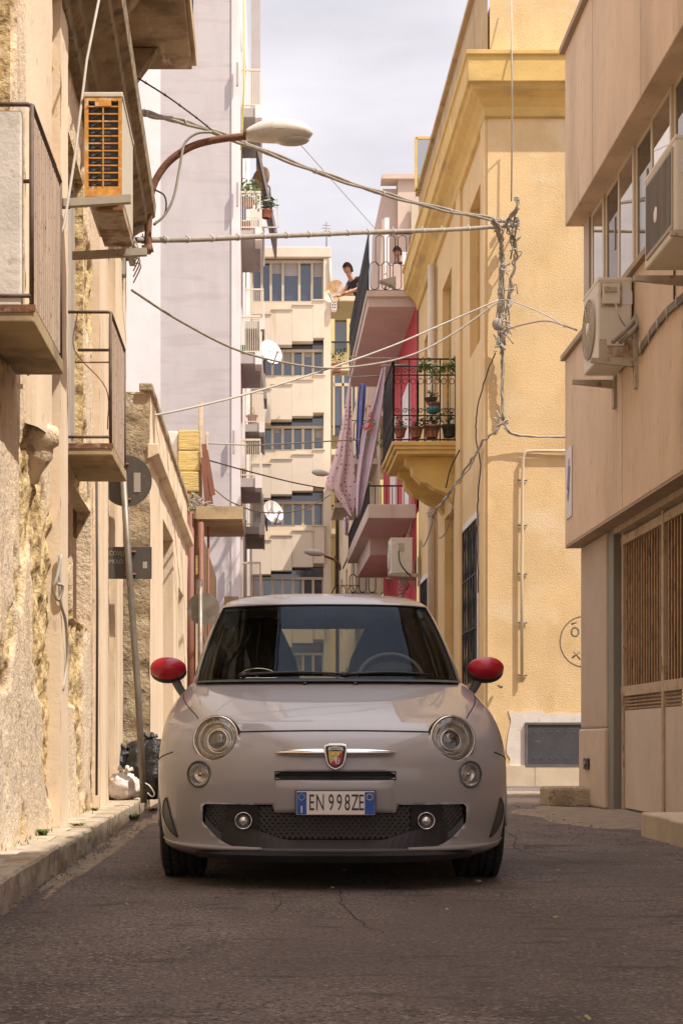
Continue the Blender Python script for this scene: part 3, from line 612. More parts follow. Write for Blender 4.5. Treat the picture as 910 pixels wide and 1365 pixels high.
tag(MB().box(XX(316, 35.2), XX(327, 35.2), 35.2*K, 35.2*K+.25, 10.26, 10.55).build('crate', 'plastic_green', bevel=.01), 'green plastic crate on a balcony near the upper white satellite dish', 'crate')
potted(334, 486, 35.3, .12, .22, .12, 'small plant in red pot beside the green plastic crate', n=30)
potted(318, 646, 35.3, .20, .38, .10, 'wide ribbed terracotta planter on a low balcony of the lavender block', n=20)
potted(336, 567, 42.5, .16, .3, .14, 'plant in red pot on a farther balcony of the lavender block', n=30)
potted(321, 707, 42.8, .17, .3, .12, 'lowest potted plant seen on the lavender block balconies', n=30)
def dish(px, py, Y, r, nrm, mat, label, arm=(0.35, -.1, -.25)):
    c = at(px, py, Y); nn = Vector(nrm).normalized(); t = thing('satellite_dish', c, label, 'satellite dish')
    MB().lathe([(r*1.0, .16*r), (r*.75, .06*r), (r*.4, -.03*r), (.001, -.07*r), (.001, -.09*r), (r*.4, -.05*r), (r*.75, .04*r), (r, .14*r)], c, nn, 28).build('reflector', mat, t)
    u = nn.cross(Vector((0, 0, 1))).normalized(); dn = nn.cross(u)
    if dn.z > 0: dn = -dn
    f = c+nn*r*.9+dn*r*.35
    MB().tube([c+dn*r, c+dn*r*.95+nn*r*.2, f], .02, 6).build('feed_arm', 'zinc', t); MB().sphere(f, (.05, .05, .05), 8).build('receiver', 'dish_white', t)
    MB().tube([c-nn*.05, c-nn*.3+dn*.1, c-nn*.35+dn*r*1.2], .025, 6).build('mount', 'zinc', t); return t
dish(360, 470, 35.5, .33, (.75, -1, .35), 'dish_white', 'white satellite dish on the lavender block, the upper of the two white ones')
dish(363, 683, 36.0, .31, (.75, -1, .35), 'dish_white', 'white satellite dish low on the lavender block near the lower stair windows')
dish(349, 240, 36.6, .33, (-.9, -.9, .1), 'dish_orange', 'yellowed satellite dish beside the awning high on the lavender block')
dish(446, 389, 55, .46, (-.8, -1, .2), 'dish_orange', 'orange-tinted satellite dish on the roof corner left of the leaning boy')

# ================================================================== stepped stair-tower building at the end
ST = thing('stair_tower_building', P(1, 57, 0), 'cream building closing the street with stepped panels between dark ribbon windows', 'building')
YD = 57
bands = [(347, 403), (466, 502), (568, 601), (669, 702), (770, 803), (871, 904)]
mb = MB()
hs = [(XX(336, YD), XX(431, YD), ZZ(b, YD), ZZ(a-(0 if i == 0 else 15), YD), .35) for i, (a, b) in enumerate(bands)]
# extra dark zone under the windows too
wall(mb, lambda u, z, d: P(u, YD, z)-Vector((0, d, 0)), [-3, XX(440, YD)], [0, ZZ(333, YD)], hs, rmat='cream_plaster', mat='cream_plaster')
mb.quad(P(XX(440, YD), YD, 0), P(XX(440, YD), YD+8, 0), P(XX(440, YD), YD+8, ZZ(333, YD)), P(XX(440, YD), YD, ZZ(333, YD)), 'cream_plaster')
mb.quad(P(-3, YD, ZZ(333, YD)), P(XX(440, YD), YD, ZZ(333, YD)), P(XX(440, YD), YD+8, ZZ(333, YD)), P(-3, YD+8, ZZ(333, YD)), 'cream_plaster')
mb.build('wall', 'cream_plaster', ST)
mb = MB(); bx(mb, -3, XX(441, YD), YD-.2, YD+.3, ZZ(345, YD), ZZ(331, YD)); mb.build('roof_band', 'cream_panel', ST, bevel=.03)
mb = MB(); bx(mb, XX(431, YD), XX(440.5, YD), YD-.15, YD, 0, ZZ(346, YD)); mb.build('corner_pilaster', 'cream_panel', ST)
for i, (a, b) in enumerate(bands):
    top = a-(0 if i == 0 else 15); mb = MB(); mb.box(XX(336, YD), XX(431, YD), YD*K+.28, YD*K+.34, ZZ(b, YD), ZZ(top, YD)); wn = mb.build('window', 'window_blue', ST)
    cols = lin(336, 431, 7) if i else [336, 349, 361, 377, 399, 416, 431]
    mb = MB()
    for c in cols: x = XX(c, YD); mb.box(x-.05, x+.05, YD*K+.15, YD*K+.27, ZZ(b, YD), ZZ(a, YD))
    for z in (ZZ(a, YD), ZZ(b, YD)+.05): mb.box(XX(336, YD), XX(431, YD), YD*K+.10, YD*K+.27, z-.07, z+.03)
    mb.build('frame', 'alu', wn)
    if i in (0, 1, 2, 3):   # half drawn blinds
        mb = MB(); rng = random.Random(i)
        for q in range(len(cols)-1):
            if rng.random() < .6: hh = rng.uniform(.15, .5)*(ZZ(a, YD)-ZZ(b, YD)); MB().box(XX(cols[q], YD)+.06, XX(cols[q+1], YD)-.06, YD*K+.265, YD*K+.275, ZZ(a, YD)-.06-hh, ZZ(a, YD)-.05).build('blind', 'grey_plaster', wn)

for y0 in (403, 502, 601, 702, 803):
    for i, (xa, xb) in enumerate(((417, 432), (389, 417), (361, 389), (336, 361))):
        t0, b0 = y0+1+6.5*i, y0+50+5*i
        mb = MB(); mb.box(XX(xa, YD), XX(xb, YD)-.006, YD*K-.35-.05*i, YD*K+.12, ZZ(b0, YD), ZZ(t0, YD)); p_ = mb.build('stair_panel', 'cream_panel', ST)
        mb = MB(); mb.box(XX(xa, YD)-.02, XX(xb, YD)+.02, YD*K-.40-.05*i, YD*K+.12, ZZ(t0, YD), ZZ(t0, YD)+.05); mb.build('panel_cap', 'cream_plaster', p_)
    if y0 != 803:
        mb = MB(); mb.box(XX(336, YD), XX(417, YD), YD*K+.02, YD*K+.06, ZZ(y0+26, YD), ZZ(y0, YD)); mb.build('dark_infill', 'window_blue', ST)
pipe(ST, 'drain_pipe', [P(XX(439.5, YD), YD-.2, ZZ(347, YD)), P(XX(440, YD), YD-.2, ZZ(400, YD))], .06, 'pipe_white')
t = thing('roof_antenna', at(435, 331, YD), 'thin television antenna on the roof of the stair-tower building', 'antenna')
pipe(t, 'mast', [at(435, 331, YD), at(435, 296, YD)], .022, 'zinc')
mb = MB()
for k, wdt in enumerate((5, 6, 4, 3)): mb.tube([at(435-wdt, 300+k*4, YD), at(435+wdt, 301+k*4, YD)], .014, 5)
mb.build('elements', 'zinc', t)
mb = MB(); mb.box(XX(441, YD), XX(448, YD), YD*K-.4, YD*K, ZZ(416, YD), ZZ(400, YD), 'white_plaster')
for r_ in range(4):
    for c_ in range(2): mb.box(XX(442.2+c_*3, YD), XX(444+c_*3, YD), YD*K-.41, YD*K-.39, ZZ(403.7+r_*3.6, YD), ZZ(401.5+r_*3.6, YD), 'ac_dark')
tag(mb.build('vent_block', 'white_plaster'), 'white perforated vent block on the corner of the stair-tower building', 'vent')
# ---- yellow building beyond
KB = thing('far_yellow_building', P(5, 62, 0), 'pale yellow building with balconies between the stair tower and the right row', 'building')
YK = 62
hk = [(XX(446, YK), XX(462, YK), ZZ(b, YK), ZZ(a, YK), .3) for a, b in ((425, 470), (530, 580), (640, 690), (740, 785))]
mb = MB(); wall(mb, lambda u, z, d: P(u, YK, z)-Vector((0, d, 0)), [XX(425, YK), 8.5], [0, ZZ(386, YK)], hk, mat='soft_yellow'); bx(mb, XX(425, YK), 8.5, YK, YK+8, ZZ(386, YK)-.05, ZZ(386, YK), 'soft_yellow'); mb.build('wall', 'soft_yellow', KB)
mb = MB(); bx(mb, XX(425, YK), 8.5, YK-.15, YK, ZZ(402, YK), ZZ(396, YK)); mb.build('string_course', 'cream_plaster', KB)
for h in hk: mb = MB(); mb.box(h[0], h[1], YK*K+.25, YK*K+.29, h[2], h[3]); mb.build('window', 'window_glass', KB)
for yb, mm in ((498, 'cream_plaster'), (608, 'cream_plaster'), (712, 'cream_plaster')):
    mb = MB(); bx(mb, XX(440, YK), XX(500, YK), YK-1.2, YK, ZZ(yb+5, YK), ZZ(yb-2, YK)); b = mb.build('balcony_slab', mm, KB)
    mb = MB()
    for i in range(24): x = XX(441+i*2.4, YK); bx(mb, x, x+.025, YK-1.18, YK-1.16, ZZ(yb-2, YK), ZZ(yb-31, YK))
    bx(mb, XX(440, YK), XX(500, YK), YK-1.2, YK-1.15, ZZ(yb-31, YK), ZZ(yb-33, YK)); mb.build('railing', 'iron', b)
mb = MB(); bx(mb, XX(443, YK), XX(472, YK), YK-1.15, YK-1.0, ZZ(588, YK), ZZ(510, YK)); g = mb.build('glazed_veranda', 'window_blue', KB)
mb = MB()
for c in (443, 455, 466, 472): bx(mb, XX(c, YK)-.04, XX(c, YK)+.04, YK-1.22, YK-1.15, ZZ(588, YK), ZZ(510, YK))
bx(mb, XX(443, YK), XX(472, YK), YK-1.22, YK-1.15, ZZ(524, YK), ZZ(520, YK)); mb.build('frame', 'alu', g)
potted(449, 496, 60.9, .24, .35, .45, 'dark green plant in red pot on the far yellow building balcony', 'leaf_dark', n=60)
# street lamps in the distance
def far_lamp(px, py, Y, L, label, arm):
    c = at(px, py, Y); t = thing('street_lamp', c, label, 'street lamp')
    prof = [(.001, 0), (.06, .04), (.11, L*.35), (.10, L*.7), (.05, L*.95), (.04, L)]
    MB().lathe(prof, c, (1, 0, -.12), 16).build('lamp_head', 'lamp_shell', t)
    MB().tube(spline([at(*a, Y) for a in arm], 5), .04, 6).build('arm', 'rust', t)
far_lamp(405, 735, 42, .62, 'small white street lamp low down the street, just above the car roof', [(432, 741), (445, 746), (452, 752), (453, 760)])
far_lamp(415, 629, 44, .55, 'small white street lamp half hidden by the dotted hanging cloth', [(437, 634), (446, 636), (470, 650), (478, 690)])

# ================================================================== right: pink-red house with long balconies
RE = thing('crimson_house', P(5, 32, 0), 'crimson and pink house with long balconies in the middle of the right row', 'house')
mb = MB(); hE = [(29.5, 30.9, 5.5, 8.2, .2), (32.6, 34.0, 5.5, 8.2, .2), (29.6, 31.0, .1, 3.2, .2)]
wall(mb, lambda u, z, d: P(3.03-d, u, z), [28.32, 36.4], [0, 9.72], hE, mat='crimson_plaster'); mb.build('wall', 'crimson_plaster', RE)
mb = MB(); bx(mb, 3.06, 9, 28.35, 36.4, 9.6, 9.72); mb.build('roof_terrace', 'dusty_pink', RE)
for h in hE: mb = MB(); bx(mb, 2.99, 3.23, h[0], h[1], h[2]+.01, h[3]-.01); w_ = mb.build('shutter', 'white_plaster', RE)
mb = MB(); bx(mb, 2.06, 3.03, 28.45, 34.9, 9.42, 9.7); gb = mb.build('balcony_slab', 'dusty_pink', RE, bevel=.01)
mb = MB(); bx(mb, 2.03, 3.03, 28.40, 34.95, 9.62, 9.74); mb.build('slab_edge', 'pale_pink', gb)
mb = MB(); zt = 10.92
def ovals(mb, a, b, z0, z1, n, r=.008):        # elongated loops of bent iron between two points
    a, b = Vector(a), Vector(b); d = (b-a)/n
    for i in range(n):
        c = a+d*(i+.5); hw = d*.36; up = (.35 if i % 2 else 0)
        zb, zc = z0+.12+up*.25, z1-.02-(0.45 if i % 2 else .30); 
        for (q0, q1) in ((z0+.05, z0+(z1-z0)*.52), (z0+(z1-z0)*.46, z1-.03)):
            o = 0 if q0 < z0+.1 else .5
            cc = a+d*(i+.5+o*.9); pts = []
            for k in range(13): t = math.pi*k/12; pts.append(cc+hw*math.cos(t)+Vector((0, 0, q1-abs(hw.length)+abs(hw.length)*math.sin(t))))
            for k in range(13): t = math.pi+math.pi*k/12; pts.append(cc+hw*math.cos(t)+Vector((0, 0, q0+abs(hw.length)+abs(hw.length)*math.sin(t))))
            mb.tube(pts, r, 5, closed=True)
    for z in (z0+.03, z1): mb.bar(a+Vector((0, 0, z)), b+Vector((0, 0, z)), .025, .02)
ovals(mb, P(2.08, 28.5, 0), P(3.0, 28.5, 0), 9.74, zt, 4); mb.build('railing', 'iron', gb)
mb = MB(); n = 74
for i in range(n):
    y = 28.5+6.4*i/(n-1); x = 2.08
    if i % 2: mb.bar(P(x, y, 9.74), P(x, y, zt), .02)
    else: mb.tube([P(x, y, 9.76), P(x-.02, y+.03, 10.0), P(x+.01, y+.05, 10.3), P(x-.02, y+.02, 10.6), P(x, y, zt)], .012, 5)
mb.bar(P(2.08, 28.5, zt), P(2.08, 34.9, zt), .035, .025); mb.bar(P(2.08, 28.5, 9.78), P(2.08, 34.9, 9.78), .03, .02); mb.bar(P(2.08, 28.5, 10.25), P(2.08, 34.9, 10.25), .02, .02)
mb.build('railing', 'iron', gb)
mb = MB(); mb.prism([P(2.3, 28.4, 9.95), P(2.62, 28.4, 10.03), P(2.62, 28.4, 9.78), P(2.55, 28.4, 9.85)], (0, .25, 0)); mb.build('bracket_shelf', 'bracket_paint', gb)
# lower balcony
mb = MB(); bx(mb, 2.06, 3.03, 28.45, 35.8, 5.14, 5.42); hb = mb.build('balcony_slab', 'dusty_pink', RE, bevel=.01)
mb = MB(); bx(mb, 2.3, 3.03, 31.2, 35.6, 4.75, 5.14); mb.build('haunch', 'pale_pink', hb)
mb = MB(); zt2 = 5.85
for i in range(60): y = 28.5+7.2*i/59; mb.bar(P(2.09, y, 5.42), P(2.09, y, zt2), .018)
for i in range(9): x = 2.09+.93*i/8; mb.bar(P(x, 28.5, 5.42), P(x, 28.5, zt2-.05), .016)
mb.bar(P(2.09, 28.5, zt2), P(2.09, 35.7, zt2), .04, .03); mb.bar(P(2.09, 28.5, zt2-.05), P(3.03, 28.5, zt2-.05), .035, .03); mb.build('railing', 'iron', hb)
mb = MB()
for i in range(12): mb.tube(spline([P(3.0-.05*random.random(), 28.6+.12*i, 4.9-.12*i+.2), P(2.75, 28.6+.1*i, 4.4-.1*i), P(2.95, 28.9+.1*i, 3.8)], 5), .012, 5)
tag(mb.build('cable_tangle', 'cable_pale'), 'loose pale cables hanging beside the small air conditioner on the crimson house', 'cable')
# next building with terrace and shop
RJ = thing('pink_terrace_house', P(5, 38, 0), 'mauve-pink house rising behind the roof terrace with the iron railing', 'house')
zj = ZZ(244, 36.6)
mb = MB(); bx(mb, XX(530, 36.4), 8.2, 36.4, 44, 9.0, zj); mb.build('front_wall', 'pale_pink', RJ)
mb = MB(); mb.prism([P(XX(510, 36.6), 36.6, zj-.15), P(XX(530, 36.6), 36.6, zj-.15), P(XX(530, 36.6), 36.6, 9), P(XX(500, 36.6), 36.6, 9)], (0, 4, 0)); mb.build('side_wall', 'dusty_pink', RJ)
mb = MB(); bx(mb, XX(509, 36.3), 8.2, 36.3, 36.8, zj, zj+.12); mb.build('coping', 'pale_pink', RJ)
mb = MB(); bx(mb, XX(512, 36.2), XX(518, 36.2), 36.1, 36.3, 9.7, ZZ(292, 36.2)); mb.build('white_post', 'white_plaster', RJ)
mb = MB(); bx(mb, XX(548, 36.2), XX(556, 36.2), 36.2, 36.35, ZZ(350, 36.2), ZZ(270, 36.2)); mb.build('window', 'alu', RJ)
E2 = thing('cream_row_house', P(4, 48, 0), 'cream terraced house beyond the crimson one on the right', 'house')
mb = MB(); hE = [(37.5+3.4*i, 38.6+3.4*i, z, z+2.3, .2) for i in range(6) for z in (1, 4.6, 8.2)]
wall(mb, lambda u, z, d: P(2.95-d, u, z), [36.45, 60], [0, 11.8], hE, mat='cream_plaster'); bx(mb, 2.95, 9, 36.45, 60, 11.75, 11.8, 'cream_plaster'); mb.quad(P(2.95, 36.45, 9.7), P(9, 36.45, 9.7), P(9, 36.45, 11.8), P(2.95, 36.45, 11.8), 'cream_plaster'); mb.build('wall', 'cream_plaster', E2)
for h in hE: mb = MB(); bx(mb, 3.12, 3.15, h[0], h[1], h[2], h[3]); mb.build('shutter', 'shutter_grey', E2)
for z in (4.5, 8.1):
    for y in (37.2, 44.2): mb = MB(); bx(mb, 2.15, 2.95, y, y+2.6, z-.15, z); b = mb.build('balcony_slab', 'pale_pink', E2); mb = MB(); ovals(mb, P(2.17, y, 0), P(2.93, y, 0), z, z+1.0, 3, .012); mb.bar(P(2.17, y, z+1), P(2.17, y+2.6, z+1), .03); mb.build('railing', 'iron', b)

# ================================================================== right: big yellow corner house
YH = thing('yellow_corner_house', P(6, 21, 0), 'yellow stucco corner house with a deep cornice behind the car on the right', 'house')
mb = MB(); fF = lambda u, z, d: P(u, 19.5, z)-Vector((0, d, 0))
wall(mb, fF, lin(3.07, 13, 6), [0, 9.4]); mb.build('front_wall', 'yellow_stucco', YH)
mb = MB(); wall(mb, fF, lin(3.10, 13, 6), [10.1, 12.2]); mb.build('parapet_front', 'yellow_stucco', YH)
hS = [(19.95+.15, 21.2, 6.4, 8.65, .16), (23.3, 24.5, 5.6, 8.5, .16), (26.2, 27.3, 5.6, 8.4, .16), (23.0, 24.2, 0, 4.45, .16), (20.35, 21.75, 1.5, 3.85, .08), (26.6, 27.7, 1.5, 3.7, .10)]
mb = MB(); wall(mb, lambda u, z, d: P(3.07-d, u, z), [19.5, 28.3], [0, 9.4], hS, mat='yellow_plaster'); bx(mb, 3.3, 13, 19.6, 28.3, 11.4, 11.5, 'parapet_plaster'); mb.quad(P(3.07, 28.3, 0), P(9, 28.3, 0), P(9, 28.3, 11.6), P(3.07, 28.3, 11.6), 'yellow_plaster'); mb.build('street_wall', 'yellow_plaster', YH)
mb = MB(); wall(mb, lambda u, z, d: P(3.07-d, u, z), lin(19.5, 28.3, 8), [10.1, 11.6]); bx(mb, 3.0, 3.2, 19.5, 28.3, 11.6, 11.68); mb.build('parapet', 'parapet_plaster', YH)
for i, h in enumerate(hS):
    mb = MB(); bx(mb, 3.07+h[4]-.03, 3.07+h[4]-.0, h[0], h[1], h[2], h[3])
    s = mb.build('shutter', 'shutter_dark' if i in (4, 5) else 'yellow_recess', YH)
    if i not in (4, 5):
        mb = MB()
        for k in range(3): yk = h[0]+(h[1]-h[0]-.06)*k/2; bx(mb, 3.07+h[4]-.06, 3.07+h[4]-.032, yk, yk+.06, h[2], h[3])
        mb.build('frame', 'ochre_trim', s)
    else:                     # iron grilles of crossed bars
        mb = MB(); xg = 3.04
        for k in range(6): y = h[0]+(h[1]-h[0])*k/5; mb.bar(P(xg, y, h[2]), P(xg, y, h[3]), .022)
        for k in range(4): z = h[2]+(h[3]-h[2])*k/3; mb.bar(P(xg, h[0], z), P(xg, h[1], z), .022)
        for j in range(5):
            for k in range(5):
                ya, yb = h[0]+(h[1]-h[0])*j/5, h[0]+(h[1]-h[0])*(j+1)/5; za, zb_ = h[2]+(h[3]-h[2])*k/5, h[2]+(h[3]-h[2])*(k+1)/5
                if (j+k) % 2: mb.bar(P(xg, ya, za), P(xg, yb, zb_), .016)
                else: mb.bar(P(xg, ya, zb_), P(xg, yb, za), .016)
        mb.build('window_grille', 'iron', s)
        mb = MB()
        for (a, b, c, d) in ((h[0]-.08, h[0], h[2]-.05, h[3]+.12), (h[1], h[1]+.08, h[2]-.05, h[3]+.12), (h[0], h[1], h[3], h[3]+.12)): bx(mb, 3.045, 3.068, a, b, c, d)
        mb.build('surround', 'white_patch', s)
# pilaster strips at the corner
mb = MB(); bx(mb, 3.03, 3.069, 19.52, 19.9, 0, 9.4); mb.build('corner_strip', 'yellow_plaster', YH)
mb = MB(); bx(mb, 3.03, 3.069, 22.0, 22.5, 0, 9.4); mb.build('wall_strip', 'yellow_plaster', YH)
# cornice around the corner (mitred)
prof = [(0, 9.28), (.05, 9.30), (.07, 9.42), (.14, 9.52), (.24, 9.60), (.27, 9.66), (.31, 9.68), (.31, 10.02), (.34, 10.04), (.34, 10.10), (0, 10.12)]
N = len(prof); secs = [[Vector((3.07-o, 28.25*K, z)) for o, z in prof], [Vector((3.07-o, 19.5*K-o, z)) for o, z in prof], [Vector((13, 19.5*K-o, z)) for o, z in prof]]
mb = MB(); mb.add([p for s in secs for p in s], [(j*N+i, j*N+(i+1) % N, (j+1)*N+(i+1) % N, (j+1)*N+i) for j in range(2) for i in range(N)]+[tuple(range(N)), tuple(2*N+i for i in range(N))]); mb.build('cornice', 'ochre_trim', YH, bevel=.006)
# plinth, hatch, patch
mb = MB(); x = 3.0
while x < 8.5: mb.box(x, x+.715, 19.5*K-.05, 19.5*K-.002, 0, .29); x += .72
mb.build('plinth', 'plinth_stone', YH, bevel=.004)
def patch(x0, x1, z0, z1, seed):
    pts = []
    for (a, b) in (((x0, z0), (x1, z0)), ((x1, z0), (x1, z1)), ((x1, z1), (x0, z1)), ((x0, z1), (x0, z0))):
        for k in range(14): t = k/14; px_, pz_ = a[0]+(b[0]-a[0])*t, a[1]+(b[1]-a[1])*t; pts.append(Vector((px_+.07*nz_(px_*5+seed, pz_*5, 1), 19.5*K-.012, pz_+.07*nz_(px_*5, pz_*5+seed, 7))))
    MB().prism(pts, (0, .011, 0)).build('plaster_patch', 'white_patch', YH)
patch(3.36, 5.2, .27, 1.03, 1); patch(3.04, 3.18, .27, .95, 5)
hx0, hx1 = XX(700, 19.45), 4.9; z0, z1 = ZZ(1022, 19.45), ZZ(963, 19.45); Yh = 19.5*K
mb = MB().box(hx0, hx1, Yh-.04, Yh-.013, z0, z1); hc = mb.build('cellar_hatch', 'hatch_metal', YH)
mb = MB(); 
for (a, b, c, d) in ((hx0, hx1, z0, z0+.03), (hx0, hx1, z1-.03, z1), (hx0, hx0+.03, z0+.03, z1-.03), (hx1-.03, hx1, z0+.03, z1-.03)): mb.box(a, b, Yh-.055, Yh-.042, c, d)
mb.build('hatch_frame', 'hatch_edge', hc)
mb = MB()
for i in range(9):
    for z in (z0+.12, z1-.13): mb.sphere((hx0+.12+i*.11, Yh-.042, z), .009, 6)
mb.build('rivets', 'hatch_edge', hc)
# graffiti ring
gc = at(778, 855, 19.49); gc.y = Yh-.004
mb = MB(); 
def flat_tube(pts, r, closed=False):
    mb = MB(); mb.tube(pts, r, 6, closed=closed); mb.v = [(v[0], Yh-.002+(v[1]-(Yh-.004))*.08, v[2]) for v in mb.v]; return mb
g = flat_tube([gc+Vector((.33*math.cos(t), 0, .35*math.sin(t))) for t in [2*math.pi*k/48 for k in range(48)]], .011, True).build('graffiti_ring', 'graffiti', YH)
flat_tube([at(766, 842, 19.5)+Vector((.05*math.cos(t), 0, .06*math.sin(t))) for t in [2*math.pi*k/20 for k in range(20)]], .016, True).build('graffiti_eye', 'graffiti', g)
for q in g.children: pass
flat_tube([at(761, 832, 19.5), at(768, 829, 19.5)], .014).build('graffiti_stroke', 'graffiti', g); flat_tube([at(762, 877, 19.5), at(772, 868, 19.5)], .014).build('graffiti_stroke', 'graffiti', g); flat_tube([at(764, 868, 19.5), at(773, 879, 19.5)], .012).build('graffiti_stroke', 'graffiti', g)
# pipes on the front
yp_ = 19.5-.05
pipe(YH, 'conduit', [at(695, 908, yp_), at(695, 760, yp_), at(696, 640, yp_), at(697, 610, yp_), at(701, 602, yp_), at(712, 601, yp_), at(800, 601, yp_)], .022, 'pipe_white')
for py in (900, 830, 765, 700, 640): pipe(YH, 'pipe_clip', [at(690, py, yp_+.03), at(702, py, yp_+.03)], .014, 'zinc', 6)
pipe(YH, 'drain_pipe', [P(2.98, 25.3, 2.0), P(2.98, 25.3, 9.2)], .075, 'pipe_cream', 14)
pipe(YH, 'thin_cable', [at(681, -10, 19.4), at(682, 120, 19.05), at(682, 180, 19.4), at(681, 268, 19.4)], .011, 'cable_pale')
pipe(YH, 'lamp_stub', [at(664, 914, 19.45), at(668, 916, 19.3)], .02, 'zinc')
# ornate balcony
BL = MB(); X0, X1, YA, YB = 2.03, 3.08, 22.7, 24.75; zt = ZZ(588, 22.7)
for (o, a, b) in ((0, zt-.07, zt), (.04, zt-.13, zt-.07), (.09, zt-.20, zt-.13)): bx(BL, X0+o, X1, YA+o*.5, YB-o*.5, a, b)
bal = BL.build('balcony_slab', 'ochre_trim', YH, bevel=.012)
for yc in (YA+.25, YB-.55):
    prof = [(X1, zt-.20), (X0+.25, zt-.20), (X0+.24, zt-.30), (X0+.34, zt-.36), (X0+.36, zt-.47), (X0+.50, zt-.62), (X0+.62, zt-.64), (X0+.72, zt-.72), (X0+.92, zt-.80), (X1, zt-.95)]
    MB().prism([P(a, yc, b) for a, b in prof], (0, .34, 0)).build('console', 'ochre_trim', bal, bevel=.01)
mb = MB(); zr = ZZ(478, 22.7)
def scroll(mb, c, u, r, flip=1):
    pts = []
    for k in range(22):
        t = k/21; a = t*2.6*math.pi; q = r*(1-.75*t); pts.append(c+u*(flip*q*math.cos(a))+Vector((0, 0, q*math.sin(a))))
    mb.tube(pts, .007, 5)
def ornate(a, b, n):
    mb = MB(); a, b = Vector(a), Vector(b); u = (b-a).normalized(); L = (b-a).length
    for z, w_ in ((zt+.03, .03), (zt+.42, .02), (zr-.26, .02), (zr-.12, .02), (zr, .035)):
        mb.bar(a+Vector((0, 0, z)), b+Vector((0, 0, z)), w_, .02)
    for i in range(n+1):
        p = a+u*L*i/n
        if i % 2 == 0: mb.bar(p+Vector((0, 0, zt)), p+Vector((0, 0, zr)), .022)
        else:
            N = 18; vs = []
            mb.tube([p+Vector((0, 0, zt+(zr-zt-.1)*k/N)) for k in range(N+1)], [.012 if k % 2 else .007 for k in range(N+1)], 6)
        if i < n:
            c = a+u*L*(i+.5)/n; r = L/n*.36
            for zz in (zr-.19, zt+.50, zt+.22): scroll(mb, c+Vector((0, 0, zz)), u, min(r, .07), 1 if i % 2 else -1)
            mb.tube([c+u*r*math.cos(t)+Vector((0, 0, zr-.36+r*math.sin(t))) for t in [2*math.pi*k/14 for k in range(14)]], .006, 5, closed=True)
    return mb
ornate(P(X0+.03, YA+.03, 0), P(X1-.02, YA+.03, 0), 8).build('railing', 'iron', bal); ornate(P(X0+.03, YA+.03, 0), P(X0+.03, YB-.03, 0), 14).build('railing', 'iron', bal)
grp = 'potted plants on the ornate balcony'
potted(575, 584, 22.85, .13, .20, .16, 'full terracotta pot with dark leaves, biggest on the ornate balcony floor', 'leaf_dark', n=130, group=grp, sq=(1.4, 1, .6))
potted(554, 584, 22.9, .11, .17, .12, 'small terracotta pot left of the biggest pot on the ornate balcony', 'leaf_dark', n=60, group=grp)
potted(598, 583, 22.9, .12, .2, .17, 'dark pot with twiggy plant by the wall end of the ornate balcony', 'leaf_dark', 'ac_dark', n=60, group=grp)
potted(533, 583, 23.1, .10, .15, .13, 'small dark plant at the outer corner of the ornate balcony floor', 'leaf_dark', 'terracotta', n=70, group=grp)
potted(578, 548, 22.95, .10, .13, .10, 'small terracotta pot standing on the teal pot halfway up the ornate railing', 'leaf_dark', 'terracotta', n=60, group=grp)
potted(574, 538, 23.1, .10, .09, .09, 'dark bowl of leaves halfway up the ornate balcony railing', 'leaf_dark', 'ac_dark', n=50, group=grp)
o = MB().lathe([(.06, 0), (.10, .02), (.11, .10), (.08, .11), (.001, .1)], at(577, 549, 22.9)-Vector((0, 0, .03)), n=14).build('pot', 'plastic_teal'); tag(o, 'teal glazed bowl under a small terracotta pot on the ornate balcony', 'pot')
t = thing('climbing_vine', at(585, 490, 22.65), 'bright green vine leaves trailing along the top of the ornate railing', 'vine'); mb = MB(); rng = random.Random(3)
for px, py, r_ in ((561, 485, .10), (570, 484, .10), (577, 492, .13), (580, 500, .10), (588, 493, .08), (597, 486, .12), (604, 482, .13), (603, 492, .1), (560, 490, .06)): leaves(mb, at(px, py, 22.62), r_, 16, .055, rng)
mb.build('leaves', 'leaf', t); MB().tube(spline([at(556, 486, 22.65), at(575, 486, 22.65), at(590, 488, 22.65), at(606, 480, 22.65)], 5), .006, 5).build('stem', 'leaf_dark', t)
mb = MB(); leaves(mb, at(508, 585, 24.9), .16, 40, .05, rng); tag(mb.build('trailing_leaves', 'leaf'), 'small sprig of green leaves sticking out left of the ornate balcony', 'plant')
# glass windbreak on the parapet
t = thing('glass_windbreak', at(564, 255, 28.0), 'framed frosted glass windbreak at the end of the yellow parapet', 'windbreak')
MB().box(XX(555, 28), XX(573, 28), 28*K, 28*K+.02, ZZ(253, 28), ZZ(186, 28)).build('pane', 'haze_glass', t)
mb = MB()
for a, b in (((554, 255), (554, 184)), ((574, 255), (574, 184)), ((554, 184), (574, 184)), ((554, 254), (574, 254))): mb.bar(at(*a, 28), at(*b, 28), .05)
mb.build('frame', 'ochre_trim', t)
